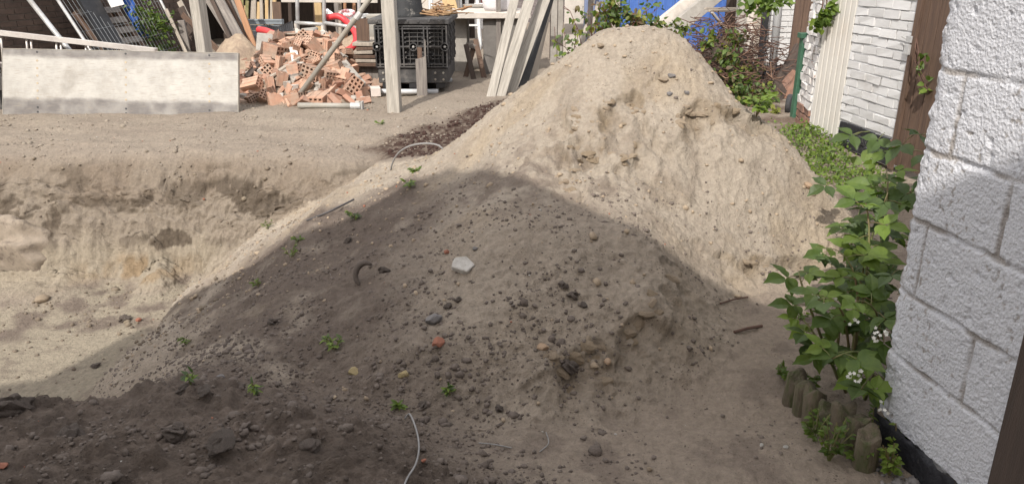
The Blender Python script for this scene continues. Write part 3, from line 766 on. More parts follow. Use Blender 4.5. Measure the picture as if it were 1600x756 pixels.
# ------------------------------------------------------------------ left side of the yard
def zg(p, dz=0.0): return Vector((p[0], p[1], Z(p[0], p[1]) + dz))
def beam(name, a, b, w, h, mt, label, cat, group=None, up=(0, 0, 1), jit=.004, bevel=.004):
    a, b = Vector(a), Vector(b)
    m = MB(); z = (b - a).normalized()
    m.bar((0, 0, 0), (0, 0, (b - a).length), w, h, (0, 1, 0), jit)
    o = m.build(name, mt, None, bevel=bevel)
    x = z.cross(Vector(up)); x = x.normalized() if x.length > 1e-3 else Vector((1, 0, 0))
    y = x.cross(z).normalized(); x = y.cross(z)
    o.matrix_world = Matrix.Translation(a) @ Matrix((x, y, z)).transposed().to_4x4()
    return tag(o, label, cat, group)
def pole(name, pts, r, mt, label, cat, group=None, n=10):
    m = MB(); m.tube(pts, r, n)
    return tag(m.build(name, mt, None, smooth=True, origin=Vector(pts[0])), label, cat, group)

# shuttering board leaning at the edge of the yard
bl, br, tr, tl = G(4, 179), G(372, 177), D(370, 75, 8.34), D(9, 74, 8.28)
bl.z = min(bl.z, 0) ; ux = (br - bl); PW = ux.length; ux.normalize(); uz = ((tl - bl) + (tr - br)) / 2; PH = uz.length; uz.normalize(); uy = uz.cross(ux).normalized()
pn = empty("shuttering_board", bl, "long worn whitish plywood shuttering board standing on edge on the bare soil", "board")
pn.matrix_world = Matrix.Translation(bl + Vector((0, 0, -.005))) @ Matrix((ux, uy, uz)).transposed().to_4x4()
def panel_mat():
    mt = mat("worn_plywood", (.385, .368, .338), .6, .16, 7, (.29, .27, .24), 4, .15, 30, .35, thr=(.46, .74))
    N, L = mt.node_tree.nodes, mt.node_tree.links
    hs_ = [n for n in N if n.type == 'HUE_SAT'][0]; b = N["Principled BSDF"]
    tc = [n for n in N if n.type == 'TEX_COORD'][0]
    sx = N.new("ShaderNodeSeparateXYZ"); L.new(tc.outputs["Object"], sx.inputs[0])
    nz = N.new("ShaderNodeTexNoise"); nz.inputs["Scale"].default_value = 2.6; nz.inputs["Detail"].default_value = 8; nz.inputs["Roughness"].default_value = .7
    mpz = N.new("ShaderNodeMapping"); mpz.inputs["Scale"].default_value = (.5, 1, 1.6); L.new(tc.outputs["Object"], mpz.inputs[0]); L.new(mpz.outputs[0], nz.inputs["Vector"])
    ad = N.new("ShaderNodeMath"); ad.operation = 'MULTIPLY_ADD'; ad.inputs[1].default_value = .16; L.new(nz.outputs["Fac"], ad.inputs[0]); L.new(sx.outputs["Z"], ad.inputs[2])
    r1 = N.new("ShaderNodeMapRange"); r1.interpolation_type = 'SMOOTHSTEP'; r1.inputs[1].default_value = .29; r1.inputs[2].default_value = .235; L.new(ad.outputs[0], r1.inputs[0])
    r2 = N.new("ShaderNodeMapRange"); r2.interpolation_type = 'SMOOTHSTEP'; r2.inputs[1].default_value = .69; r2.inputs[2].default_value = .75; L.new(ad.outputs[0], r2.inputs[0])
    mxx = N.new("ShaderNodeMath"); mxx.operation = 'MAXIMUM'; L.new(r1.outputs[0], mxx.inputs[0]); L.new(r2.outputs[0], mxx.inputs[1])
    n2 = N.new("ShaderNodeTexNoise"); n2.inputs["Scale"].default_value = 6; n2.inputs["Detail"].default_value = 6
    L.new(tc.outputs["Object"], n2.inputs["Vector"])
    r3 = N.new("ShaderNodeMapRange"); r3.inputs[1].default_value = .3; r3.inputs[2].default_value = .6; r3.inputs[3].default_value = .5; L.new(n2.outputs["Fac"], r3.inputs[0])
    ml = N.new("ShaderNodeMath"); ml.operation = 'MULTIPLY'; L.new(mxx.outputs[0], ml.inputs[0]); L.new(r3.outputs[0], ml.inputs[1])
    mx = N.new("ShaderNodeMix"); mx.data_type = 'RGBA'; L.new(hs_.outputs[0], mx.inputs["A"]); mx.inputs["B"].default_value = (.13, .118, .112, 1); L.new(ml.outputs[0], mx.inputs["Factor"])
    # fine scratches
    wv = N.new("ShaderNodeTexNoise"); wv.inputs["Scale"].default_value = 9; wv.inputs["Detail"].default_value = 7
    mp2 = N.new("ShaderNodeMapping"); mp2.inputs["Scale"].default_value = (1, 1, 14); L.new(tc.outputs["Object"], mp2.inputs[0]); L.new(mp2.outputs[0], wv.inputs["Vector"])
    r4 = N.new("ShaderNodeMapRange"); r4.inputs[1].default_value = .55; r4.inputs[2].default_value = .66; r4.inputs[4].default_value = .6; L.new(wv.outputs["Fac"], r4.inputs[0])
    my = N.new("ShaderNodeMix"); my.data_type = 'RGBA'; L.new(mx.outputs["Result"], my.inputs["A"]); my.inputs["B"].default_value = (.25, .22, .18, 1); L.new(r4.outputs[0], my.inputs["Factor"])
    L.new(my.outputs["Result"], b.inputs["Base Color"])
    return mt
M_FACE = panel_mat(); M_RUSTSCREW = mat("rusty_screw", (.40, .33, .24), .7, .2, 30)
m = MB(); m.box((PW / 2, .012, PH / 2), (PW - .012, .022, PH - .012)); m.build("face", M_FACE, pn)
m = MB(); e = .006
m.box((PW / 2, .02, PH - e / 2), (PW, .045, e)).box((PW / 2, .02, e / 2), (PW, .05, e)).box((e / 2, .02, PH / 2), (e, .045, PH - 2 * e)).box((PW - e / 2, .02, PH / 2), (e, .045, PH - 2 * e))
m.build("edge_strip", M_DIRTYSTEEL, pn)
for fx in (.148, .521, .876):
    for fz in (.055, .125, .955):
        MB().lathe([(.011, -.004), (.011, .002), (.006, .003)], 10, Matrix.Rotation(math.pi / 2, 3, 'X'), (PW * fx, .0, PH * fz)).build("bolt_hole", M_BLACKP, pn)
    for k in range(6):
        MB().lathe([(.012, -.002), (.012, .0012), (.008, .002), (.007, .0005)], 10, Matrix.Rotation(math.pi / 2, 3, 'X'), (PW * fx, .0, PH * (.26 + .113 * k))).build("rusty_screw", M_RUSTSCREW, pn)

# what stands behind its left end
sb = empty("sign_board", D(-30, 150, 8.45), "white sign with red upright lettering, half hidden at the left edge", "sign")
p = D(-32, 170, 8.45); p.z = 0
sb.location = p
m = MB(); m.box((0, 0, .56), (.66, .02, .32)); m.build("board", M_WHITEBOARD, sb)
m = MB(); m.box((-.25, .03, .36), (.05, .04, .72)); m.build("stake", M_GREYWOOD, sb)
m = MB(); m.box((.25, .03, .36), (.05, .04, .72)); m.build("stake", M_GREYWOOD, sb)
fc = bpy.data.curves.new("lettering", 'FONT'); fc.body = "okalu"; fc.size = .135; fc.extrude = .001; fc.align_x = 'CENTER'
to = bpy.data.objects.new("lettering_tmp", fc); C.objects.link(to)
bpy.context.view_layer.update()
tm = bpy.data.meshes.new_from_object(to.evaluated_get(bpy.context.evaluated_depsgraph_get())); bpy.data.objects.remove(to)
tm.materials.clear(); tm.materials.append(mat("red_print", (.60, .06, .06), .6, .1, 9, bump=0))
lt = new_obj("lettering", tm, sb); lt.location = (.30, -.0125, .555); lt.rotation_euler = (R_(90), R_(-90), 0)
gb = empty("slatted_crate", D(-40, 170, 8.3), "grey slatted crate under the white sign at the left edge", "crate")
p = D(-45, 172, 8.34); p.z = Z(p.x, p.y); gb.location = p
m = MB(); m.box((0, .05, .30), (.73, .10, .18)); m.build("lid", M_CONC, gb, bevel=.004)
m = MB()
for k in range(9): m.box((-.34 + k * .085, .02, .105), (.03, .03, .21))
m.box((0, .07, .10), (.70, .05, .2)); m.build("slat", M_DARKP, gb)

# aluminium ladder lying on edge
la, lb = D(-70, 43, 8.72), D(245, 79, 9.0)
ld = empty("ladder", (0, 0, 0), "double aluminium ladder lying on its edge behind the shuttering board", "ladder")
dl = (lb - la).normalized(); dn = Vector((0, 0, -1)); dn = (dn - dl * dn.dot(dl)).normalized()
for off, nm in ((0, "rail"), (.36, "rail")):
    m = MB(); m.bar(la + dn * off, lb + dn * off, .09, .045, -dn).bar(la + dn * (off + .0) + Vector((0, -.049, 0)), lb + dn * off + Vector((0, -.049, 0)), .006, .06, -dn)
    m.build(nm, M_ALU, ld, bevel=.003)
L_ = (lb - la).length
s = .12
while s < L_:
    for o2 in (-.018, .030):
        MB().tube([la + dl * (s + o2) + dn * .02, la + dl * (s + o2) + dn * .34], .012, 8).build("rung", M_ALU, ld, smooth=True)
    s += .315
pf = la + dl * .05 + dn * .385
MB().bar(pf, Vector((pf.x, pf.y, 0)), .07, .07).build("foot", M_GREYWOOD, ld)
pf = lb - dl * .1 + dn * .385
if pf.z > .02: MB().bar(pf, Vector((pf.x, pf.y, 0)), .07, .07).build("foot", M_GREYWOOD, ld)

# leaning tube and mesh fence
def lean(px0, py0, d0, px1, py1, d1, ext, ground=True):
    """foot at the first pixel, running through the second and on beyond it"""
    a, b = D(px0, py0, d0), D(px1, py1, d1)
    v = (b - a)
    if ground and a.z > 0: a = a - v * (a.z / v.z)
    return a, b + v * ext
a, b = lean(95, 62, 9.1, 46, 0, 9.35, 1.35)
pole("scaffold_tube", [a, b], .030, M_STEEL, "single thick grey steel tube leaning on the brown brick wall", "steel tube")
a0, b0 = lean(134, 67, 9.25, 90, 0, 9.55, 1.2); a1, b1 = lean(288, 75, 11.2, 250, 0, 11.5, 1.2)
fn = empty("mesh_fence", a0, "wire mesh site fence panel in a tube frame, leaning on the brick wall", "fence")
fl = a0
def fpart(nm, m, mt, **k):
    o = m.build(nm, mt, fn, origin=fl, **k); o.location = (0, 0, 0); return o
m = MB(); m.tube([a0, b0], .021, 8); fpart("frame_tube", m, M_STEEL, smooth=True)
m = MB(); m.tube([a1, b1], .021, 8); fpart("frame_tube", m, M_STEEL, smooth=True)
m = MB(); m.tube([b0, b1], .021, 8); fpart("frame_tube", m, M_STEEL, smooth=True)
m = MB(); m.tube([a0.lerp(b0, .03), a1.lerp(b1, .03)], .021, 8); fpart("frame_tube", m, M_STEEL, smooth=True)
m = MB()
nW_ = 26
for k in range(1, nW_): m.tube([a0.lerp(a1, k / nW_), b0.lerp(b1, k / nW_)], .0021, 4, False)
for k in range(1, 9): m.tube([a0.lerp(b0, k / 9), a1.lerp(b1, k / 9)], .0021, 4, False)
fpart("wire_mesh", m, mat("wire", (.20, .215, .225), .5, .1, 9, bump=0))
# things kept behind the fence
def quadlean(name, px, mt, label, cat, thick=.03, d0=9.9, d1=10.1, ext=0.9):
    """board whose lower edge shows at px[0]-px[1] and whose sides run up through px[2], px[3]"""
    a, b = lean(*px[0], d0, *px[2], d0 + .12, ext); c, d_ = lean(*px[1], d1, *px[3], d1 + .12, ext)
    n = (c - a).cross(b - a).normalized() * thick
    m = MB(); m.add([a, c, d_, b, a + n, c + n, d_ + n, b + n], [(0, 1, 2, 3), (7, 6, 5, 4), (0, 4, 5, 1), (1, 5, 6, 2), (2, 6, 7, 3), (3, 7, 4, 0)])
    return tag(m.build(name, mt, None, origin=a), label, cat)
quadlean("black_sheet", [(157, 70), (188, 72), (118, 0), (150, 0)], M_BLACKP, "black plastic sheets leaning behind the wire mesh, left of the pallet", "plastic sheet", .06, 9.75, 10.0)
# pallet on end
a, b = lean(180, 72, 10.05, 140, 0, 10.3, .2); c, d_ = lean(238, 74, 10.75, 190, 0, 11.0, .2)
pu = (c - a); pv = (b - a); pw, ph = pu.length, pv.length; pu.normalize(); pv = (pv - pu * pv.dot(pu)).normalized(); pnn = pv.cross(pu).normalized()
pa = empty("wooden_pallet", a, "brown wooden pallet standing on end behind the wire mesh", "pallet")
pa.matrix_world = Matrix.Translation(a) @ Matrix((pu, pnn, pv)).transposed().to_4x4()
ph = 1.2
for k in range(3):
    m = MB(); m.box((pw * (.06 + .44 * k), .05, ph / 2), (.09, .09, ph)); m.build("stringer", M_OLDWOOD if k == 1 else M_BROWNWOOD, pa)
for k in range(8):
    m = MB(); m.box((pw / 2, .008, .05 + k * (ph - .1) / 7), (pw, .018, .088), None, 1, .003); m.build("deck_board", M_GREYWOOD, pa)
m = MB()
for k in range(5): m.box((pw / 2, .105, .05 + k * (ph - .1) / 4), (pw, .018, .11))
m.build("bottom_board", M_DARKWOOD, pa)
quadlean("white_panel", [(176, 13), (198, 9), (165, -8), (187, -12)], M_WHITEBOARD, "white board wedged behind the fence, above the pallet", "board", .01, 10.0, 10.4, .8) if False else None
a, b, c, d_ = D(174, 13, 10.0), D(194, 8, 10.15), D(160, -14, 10.12), D(182, -18, 10.27)
n_ = (b - a).cross(c - a).normalized() * .01
m = MB(); m.add([a, b, d_, c, a + n_, b + n_, d_ + n_, c + n_], [(0, 1, 2, 3), (7, 6, 5, 4), (0, 4, 5, 1), (1, 5, 6, 2), (2, 6, 7, 3), (3, 7, 4, 0)])
tag(m.build("white_card", M_WHITEBOARD, None, origin=a), "white card hooked in the fence mesh above the pallet", "card")
# blue sheet
a, b = lean(226, 60, 10.95, 194, -12, 11.2, .5, False)
m = MB(); vv = []; 
for k in range(9):
    t = k / 8; p = a.lerp(b, t); wv_ = .10 + .035 * math.sin(k * 2.1)
    vv += [p + Vector((-wv_, .03 * math.sin(k * 1.7), 0)), p + Vector((wv_ * .5, .03 * math.cos(k * 1.3), 0)), p + Vector((wv_ * .5, .03 * math.cos(k * 1.3) + .03, 0)), p + Vector((-wv_, .03 * math.sin(k * 1.7) + .03, 0))]
m.add(vv, [(4 * k + i, 4 * k + (i + 1) % 4, 4 * k + 4 + (i + 1) % 4, 4 * k + 4 + i) for k in range(8) for i in range(4)])
tag(m.build("blue_sheet", M_BLUETARP, None, smooth=True, origin=a), "crumpled strip of blue sheet hanging behind the fence, right of the pallet", "plastic sheet")

# timber in the corner behind the concrete post
for (x0, y0, d0, x1, y1, d1, w_, mt, lb_) in [
    (292, 76, 11.0, 284, 38, 11.0, .10, M_GREYWOOD, "short grey plank standing upright left of the corner post"),
    (310, 60, 11.6, 284, 10, 11.9, .08, M_OLDWOOD, "thin brown lath leaning left, uppermost behind the corner post"),
    (312, 74, 11.4, 286, 20, 11.6, .10, M_DARKWOOD, "dark board leaning left behind the corner post"),
    (306, 44, 11.3, 288, 26, 11.5, .08, M_BROWNWOOD, "stubby brown lath sticking out left of the corner post"),
    (318, 78, 11.1, 292, 44, 11.3, .12, M_DARKWOOD, "broad dark plank lowest behind the corner post")]:
    a, b = lean(x0, y0, d0, x1, y1, d1, .15)
    beam("loose_timber", a, b, w_, .03, mt, lb_, "plank", "timber in the back corner", (0, -1, 0))
a, b = lean(287, 74, 10.9, 262, 20, 11.05, .1)
beam("brown_lath", a, b, .05, .03, M_OLDWOOD, "slim brown lath leaning beside the right frame tube of the fence", "lath", None, (0, -1, 0))
# square concrete posts
def sqpost(px, py, dd, wdt, az, label, top=2.6):
    p = D(px, py, dd); p.z = -.03
    m = MB(); m.box((0, 0, top / 2), (wdt, wdt, top), None, 1, .003); o = m.build("square_post", M_PALEWOOD, None, bevel=.006)
    o.location = p; o.rotation_euler = (0, 0, R_(az)); tag(o, label, "post", "square posts in the yard"); return o
sqpost(324, 110, 8.62, .125, -20, "pale square post rising behind the shuttering board")
sqpost(617, 174, 8.26, .14, -5, "tall pale square post standing alone in front of the black plastic stack")
# planks leaning to the left behind it
for (x0, y0, d0, x1, y1, d1, w_, mt, lb_) in [
    (351, 40, 10.7, 326, 0, 10.9, .10, M_GREYWOOD, "grey plank leaning, nearest the corner post"),
    (352, 44, 10.5, 336, 10, 10.7, .05, M_DARKWOOD, "thin dark plank leaning between the grey plank and the frayed one"),
    (362, 38, 10.6, 341, 0, 10.8, .14, M_GREYWOOD, "broad grey plank with a whitish frayed edge"),
    (371, 42, 10.8, 351, 0, 11.0, .10, M_BROWNWOOD, "dull brown plank leaning behind the small sand heap"),
    (378, 42, 10.9, 359, 0, 11.1, .10, M_GREYWOOD, "dark grey plank leaning left of the orange one"),
    (386, 43, 10.8, 371, 0, 11.0, .085, M_ORANGEWOOD, "orange brown plank leaning, farthest right of the row")]:
    a, b = lean(x0, y0, d0, x1, y1, d1, .9)
    beam("leaning_plank", a, b, w_, .035, mt, lb_, "plank", "planks leaning behind the corner post", (0, -1, 0))

# heap helper: lumpy dome
def heap(name, c, rx, ry, h, mt, label, cat, seed, power=1.0, n=70, lump=.06):
    g_ = np.linspace(-1.25, 1.25, n); X, Y = np.meshgrid(g_, g_)
    r = np.sqrt(X ** 2 + Y ** 2)
    zz = h * np.clip(1 - r ** 1.4, -.3, 1) ** 1.0 if False else h * (1 - np.clip(r, 0, 1.25) ** 1.3)
    zz = zz + lump * fbm(X * rx, Y * ry, 3.5, 4, seed) + lump * .5 * np.maximum(fbm(X * rx, Y * ry, 9, 3, seed + 3), 0)
    vv = np.stack([X.ravel() * rx, Y.ravel() * ry, zz.ravel()], 1)
    jj, ii = np.meshgrid(np.arange(n - 1), np.arange(n - 1), indexing='ij'); a = (jj * n + ii).ravel()
    q = np.stack([a, a + 1, a + n + 1, a + n], 1); keep = (zz.ravel()[q].max(1) > -.12); q = q[keep]
    used, inv = np.unique(q.ravel(), return_inverse=True)
    me = bpy.data.meshes.new(name); me.from_pydata(vv[used].tolist(), [], inv.reshape(-1, 4).tolist()); me.shade_smooth(); me.materials.append(mt)
    o = new_obj(name, me); o.location = c
    return tag(o, label, cat)
p = D(372, 80, 9.75); heap("sand_heap", (p.x, p.y, .0), .62, .55, .70, M_HEAPSAND, "small sunlit heap of lumpy sand against the leaning planks", "sand heap", 301)
p = D(552, 90, 10.75); heap("soil_heap", (p.x, p.y, .0), .62, .55, .60, M_HEAPSAND, "small brown soil heap inside the loop of red pipe", "soil heap", 311)

# ------------------------------------------------------------------ rubble heap with bricks
def rub(x, y):
    x = np.asarray(x, float); y = np.asarray(y, float)
    a = .64 * sst(8.50, 9.95, y) * (1 - sst(10.15, 10.9, y))
    a = a * (.55 + .45 * sst(-3.5, -2.9, x)) * sst(-4.1, -3.5, x) * (1 - .97 * sst(-2.35, -1.62, x + .12 * (y - 9)))
    return a + .05 * fbm(x, y, 5, 3, 331) * sst(.02, .15, a) - .03
gx = np.linspace(-4.2, -1.4, 130); gy = np.linspace(8.4, 11.0, 120); X, Y = np.meshgrid(gx, gy)
zz = rub(X, Y) + .03 * np.maximum(fbm(X, Y, 14, 3, 341), 0)
vv = np.stack([X.ravel(), Y.ravel(), zz.ravel()], 1); n = len(gx)
jj, ii = np.meshgrid(np.arange(len(gy) - 1), np.arange(n - 1), indexing='ij'); a = (jj * n + ii).ravel(); q = np.stack([a, a + 1, a + n + 1, a + n], 1)
q = q[zz.ravel()[q].max(1) > -.01]
me = bpy.data.meshes.new("rubble_base"); me.from_pydata(vv.tolist(), [], q.tolist()); me.shade_smooth(); me.materials.append(M_RUBBLE)
tag(new_obj("rubble_base", me), "loose earth and grit under the heap of broken bricks", "rubble", kind="stuff")

def holed_brick(name, sx, sy, sz, nx_, nz_, mt, wall=.22, depth=.03, broken=False):
    """block with nx by nz holes in both end faces (-y and +y)"""
    m = MB()
    xs_, zs_ = [-sx / 2], [-sz / 2]
    cw = sx / nx_; ch = sz / nz_
    for k in range(nx_): xs_ += [-sx / 2 + cw * (k + wall), -sx / 2 + cw * (k + 1 - wall)]
    for k in range(nz_): zs_ += [-sz / 2 + ch * (k + wall), -sz / 2 + ch * (k + 1 - wall)]
    xs_.append(sx / 2); zs_.append(sz / 2)
    for sgn in (-1, 1):
        y0, y1 = sgn * sy / 2, sgn * (sy / 2 - depth)
        for i in range(len(xs_) - 1):
            for k in range(len(zs_) - 1):
                x0, x1, z0, z1 = xs_[i], xs_[i + 1], zs_[k], zs_[k + 1]
                if i % 2 == 1 and k % 2 == 1:
                    m.add([(x0, y0, z0), (x1, y0, z0), (x1, y0, z1), (x0, y0, z1), (x0, y1, z0), (x1, y1, z0), (x1, y1, z1), (x0, y1, z1)],
                          [(4, 5, 6, 7), (0, 1, 5, 4), (1, 2, 6, 5), (2, 3, 7, 6), (3, 0, 4, 7)])
                else:
                    m.add([(x0, y0, z0), (x1, y0, z0), (x1, y0, z1), (x0, y0, z1)], [(0, 1, 2, 3)])
    hx, hy, hz = sx / 2, sy / 2, sz / 2
    nr = 5
    for ax in (0, 1):                     # long sides with shallow key grooves
        for sg in (-1, 1):
            for k in range(nr):
                t0, t1 = -1 + 2 * k / nr, -1 + 2 * (k + 1) / nr
                ins = .003 if k % 2 else 0
                if ax == 0:
                    xx = sg * (hx - ins); m.add([(xx, -hy, hz * t0), (xx, hy, hz * t0), (xx, hy, hz * t1), (xx, -hy, hz * t1)], [(0, 1, 2, 3)])
                else:
                    zz_ = sg * (hz - ins); m.add([(hx * t0, -hy, zz_), (hx * t1, -hy, zz_), (hx * t1, hy, zz_), (hx * t0, hy, zz_)], [(0, 1, 2, 3)])
    if broken:
        m.v = [(x, y * (1 + .35 * (x / hx) * (1 if y > 0 else 0)) + (.02 * math.sin(z * 90 + x * 50) if y > 0 else 0), z) for x, y, z in m.v]
    me = bpy.data.meshes.new(name); me.from_pydata(m.v, [], m.f); me.materials.append(mt)
    return me
def chip_mesh(name, sx, sy, sz, mt, jit=.02, seed=0):
    random.seed(seed); m = MB(); m.box((0, 0, 0), (sx, sy, sz), None, .85, jit)
    o = m.build(name, mt, None, bevel=.004); me = o.data; bpy.data.objects.remove(o); return me
KINDS = [("hollow_brick", holed_brick("hollow_brick", .20, .22, .13, 4, 3, M_HOLLOW, .2, .05), "orange hollow brick with square holes lying in the rubble heap", 12, "whole hollow bricks in the rubble"),
         ("perforated_brick", holed_brick("perforated_brick", .11, .20, .07, 5, 3, M_HOLLOW, .25, .04), "small orange perforated brick lying in the rubble heap", 14, "perforated bricks in the rubble"),
         ("broken_brick", holed_brick("broken_brick", .15, .12, .11, 4, 3, M_HOLLOW, .2, .05, True), "broken end of an orange hollow brick in the rubble heap", 28, "broken hollow bricks in the rubble"),
         ("brick_shard", chip_mesh("brick_shard", .17, .10, .022, M_HOLLOW, .014, 3), "thin flat orange brick shard in the rubble heap", 60, "brick shards in the rubble"),
         ("red_brick", chip_mesh("red_brick", .20, .10, .065, M_REDBRICK, .006, 4), "solid reddish brick lying in the rubble heap", 44, "solid bricks in the rubble"),
         ("grey_tile", chip_mesh("grey_tile", .24, .16, .03, M_TILEGREY, .016, 5), "grey broken roof tile on the left of the rubble heap", 30, "grey tile pieces in the rubble"),
         ("mortar_lump", chip_mesh("mortar_lump", .10, .08, .07, M_MUDDY, .02, 6), "pale lump of old mortar in the rubble heap", 34, "mortar lumps in the rubble")]
random.seed(21)
placed = []
for nm, me, lb_, cnt, grp in KINDS:
    for k in range(cnt):
        for tr_ in range(60):
            if nm == "grey_tile": px, py = random.uniform(372, 470), random.uniform(62, 150)
            elif nm in ("hollow_brick", "perforated_brick", "broken_brick", "brick_shard"):
                px, py = random.gauss(490, 52), random.uniform(52, 166)
                if random.random() < .25: px = random.uniform(385, 440)
            else: px, py = random.uniform(376, 590), random.uniform(56, 166)
            v = ray(px, py); t = np.linspace(8, 12.5, 300); Q = np.array([0, 0, CAM_H])[None] + v[None] * t[:, None]
            zr = np.maximum(rub(Q[:, 0], Q[:, 1]), -.0)
            i = np.argmax(Q[:, 2] < zr); x, y, z = Q[i][0], Q[i][1], zr[i]
            if not (-3.62 < x < -1.62 and 8.5 < y < 10.4) or z < .005 and random.random() < .7: continue
            md = .085 if nm in ("brick_shard", "mortar_lump") else .125
            if all((x - a_) ** 2 + (y - b_) ** 2 + (z - c_) ** 2 > (md * r_) ** 2 for a_, b_, c_, r_ in placed): break
        else: continue
        placed.append((x, y, z, 1 if md > .1 else .7))
        o = bpy.data.objects.new(nm, me); C.objects.link(o)
        o.location = (x, y, z + (.035 if md > .1 else .02))
        o.rotation_euler = (random.gauss(-.25, .55), random.gauss(0, .5), random.uniform(-1.4, 1.4)) if random.random() < .65 else (random.gauss(0, .25) + (1.57 if random.random() < .4 else 0), random.gauss(0, .25), random.uniform(0, 6.28))
        s_ = random.uniform(.8, 1.2); o.scale = (s_, s_, s_)
        tag(o, lb_, "tile" if nm == "grey_tile" else ("mortar lump" if nm == "mortar_lump" else "brick"), grp)
for k, (px, py, rz, lb_) in enumerate([(573, 143, .35, "cream white brick with a grey band, left of the pair by the post"), (587, 146, .25, "cream white brick at the right foot of the rubble heap")]):
    p = G(px, py + 4); m = MB(); m.box((0, 0, .055), (.12 if k else .10, .16, .11)); o = m.build("white_brick", M_WHITEBRICK, None, bevel=.006); o.location = p; o.rotation_euler = (0, 0, rz); tag(o, lb_, "brick", "white bricks by the post")
p = D(415, 68, 9.8); m = MB(); m.box((0, 0, 0), (.26, .08, .26), None, .85, .02); o = m.build("concrete_slab", M_CONC, None, bevel=.01); o.location = p; o.rotation_euler = (-.4, .1, .2); tag(o, "upright grey concrete slab with ribbed face at the top left of the rubble", "concrete slab")
# splintered laths in the rubble
for (a_, b_, lb_, mt) in [((404, 150, 9.0), (470, 108, 9.35), "long weathered plank lying across the left of the rubble", M_OLDWOOD), ((452, 122, 9.1), (500, 118, 9.2), "short grey lath lying flat under the diagonal tube", M_GREYWOOD), ((458, 80, 9.6), (463, 104, 9.3), "short white plastic strip hanging over the bricks", M_WHITESTEEL), ((386, 128, 9.1), (420, 92, 9.5), "dark charred plank at the left of the rubble", M_DARKWOOD), ((536, 95, 9.6), (566, 132, 9.1), "grey plank sloping down to the white bricks", M_CONC)]:
    a, b = D(*a_), D(*b_)
    for e_ in (a, b): e_.z = max(e_.z, float(rub(np.array([e_.x]), np.array([e_.y]))[0]) + .06)
    beam("rubble_lath", a, b, .09, .03, mt, lb_, "plank", "laths in the rubble")

# red drain pipe (ribbed)
def ribbed(name, pts, r, mt, label, cat):
    P_ = [Vector(p) for p in pts]; dense = []
    for i in range(len(P_) - 1):
        p0, p1, p2, p3 = P_[max(i - 1, 0)], P_[i], P_[i + 1], P_[min(i + 2, len(P_) - 1)]
        for k in range(14):
            t = k / 14
            dense.append(.5 * ((2 * p1) + (-p0 + p2) * t + (2 * p0 - 5 * p1 + 4 * p2 - p3) * t * t + (-p0 + 3 * p1 - 3 * p2 + p3) * t ** 3))
    dense.append(P_[-1])
    m = MB(); m.tube(dense, [r * (1 + (.08 if k % 2 else -.05)) for k in range(len(dense))], 10)
    return tag(m.build(name, mt, None, smooth=True, origin=P_[0]), label, cat)
ribbed("red_pipe", [D(512, 28, 10.9), D(528, 26, 10.85), D(541, 34, 10.8), D(553, 48, 10.6), D(557, 62, 10.4), D(550, 75, 10.25), D(536, 80, 10.2), D(519, 79, 10.2)], .043, M_RED, "red ribbed drain pipe bent in a loop above the brick rubble", "drain pipe")
ribbed("red_pipe", [D(404, 47, 10.4), D(416, 49, 10.3), D(432, 55, 10.2), D(448, 60, 10.15), D(466, 66, 10.1)], .043, M_RED, "straight red drain pipe lying across the left top of the rubble", "drain pipe")
ribbed("tape_coil", [D(530, 24, 11.3), D(536, 19, 11.2), D(545, 18, 11.3), D(552, 20, 11.2), D(546, 24, 11.1), D(537, 23, 11.2)], .03, mat("tape", (.66, .25, .26), .5, .3, 25, (.7, .66, .64), 16, .3, thr=(.45, .55)), "tangled red and white barrier tape behind the loop of pipe", "barrier tape")
for a_, b_, lb_ in [((510, 17, 11.6), (522, 27, 11.3), "short white batten behind the red loop, left end"), ((535, 30, 11.2), (574, 24, 11.6), "long white batten behind the diagonal tube"), ((540, 36, 11.0), (566, 31, 11.3), "white batten lying lowest behind the diagonal tube")]:
    beam("white_batten", D(*a_), D(*b_), .06, .05, M_WHITESTEEL, lb_, "batten", "white battens")
# diagonal scaffold tube with foot, and tube on the ground
a = G(460, 162); b = D(578, 0, 8.85); e = b + (b - a) * 1.0
dt = empty("scaffold_brace", a, "grey scaffold tube rising diagonally to the right from the brick heap", "scaffold tube")
m = MB(); m.tube([a + Vector((0, 0, .02)), e], .030, 12); o = m.build("tube", M_DIRTYSTEEL, dt, smooth=True, origin=a); o.location = (0, 0, 0)
m = MB(); m.box((0, 0, .01), (.16, .13, .012)).box((.0, -.045, .06), (.075, .012, .12), Matrix.Rotation(.4, 3, 'Y')).box((.0, .045, .06), (.075, .012, .12), Matrix.Rotation(.4, 3, 'Y')).tube([(0, -.06, .08), (0, .06, .08)], .012, 8); m.build("foot_plate", M_DIRTYSTEEL, dt)
m = MB(); q = b + (a - b) * .12; v_ = (a - b).normalized(); m.tube([q, q + v_ * .09], .036, 12); o = m.build("collar", M_STEEL, dt, origin=a); o.location = (0, 0, 0)
a, b = G(466, 165, .035), G(566, 166, .035)
gt2 = empty("scaffold_tube", a, "dirty scaffold tube lying flat at the front foot of the bricks", "scaffold tube")
m = MB(); m.tube([a, b], .032, 12); o = m.build("tube", M_DIRTYSTEEL, gt2, smooth=True, origin=a); o.location = (0, 0, 0)
m = MB(); m.tube([b - Vector((.13, 0, 0)), b - Vector((.02, 0, 0))], .040, 12).box(b + Vector((.0, 0, 0)), (.02, .10, .10)); o = m.build("coupler", M_STEEL, gt2, origin=a); o.location = (0, 0, 0)
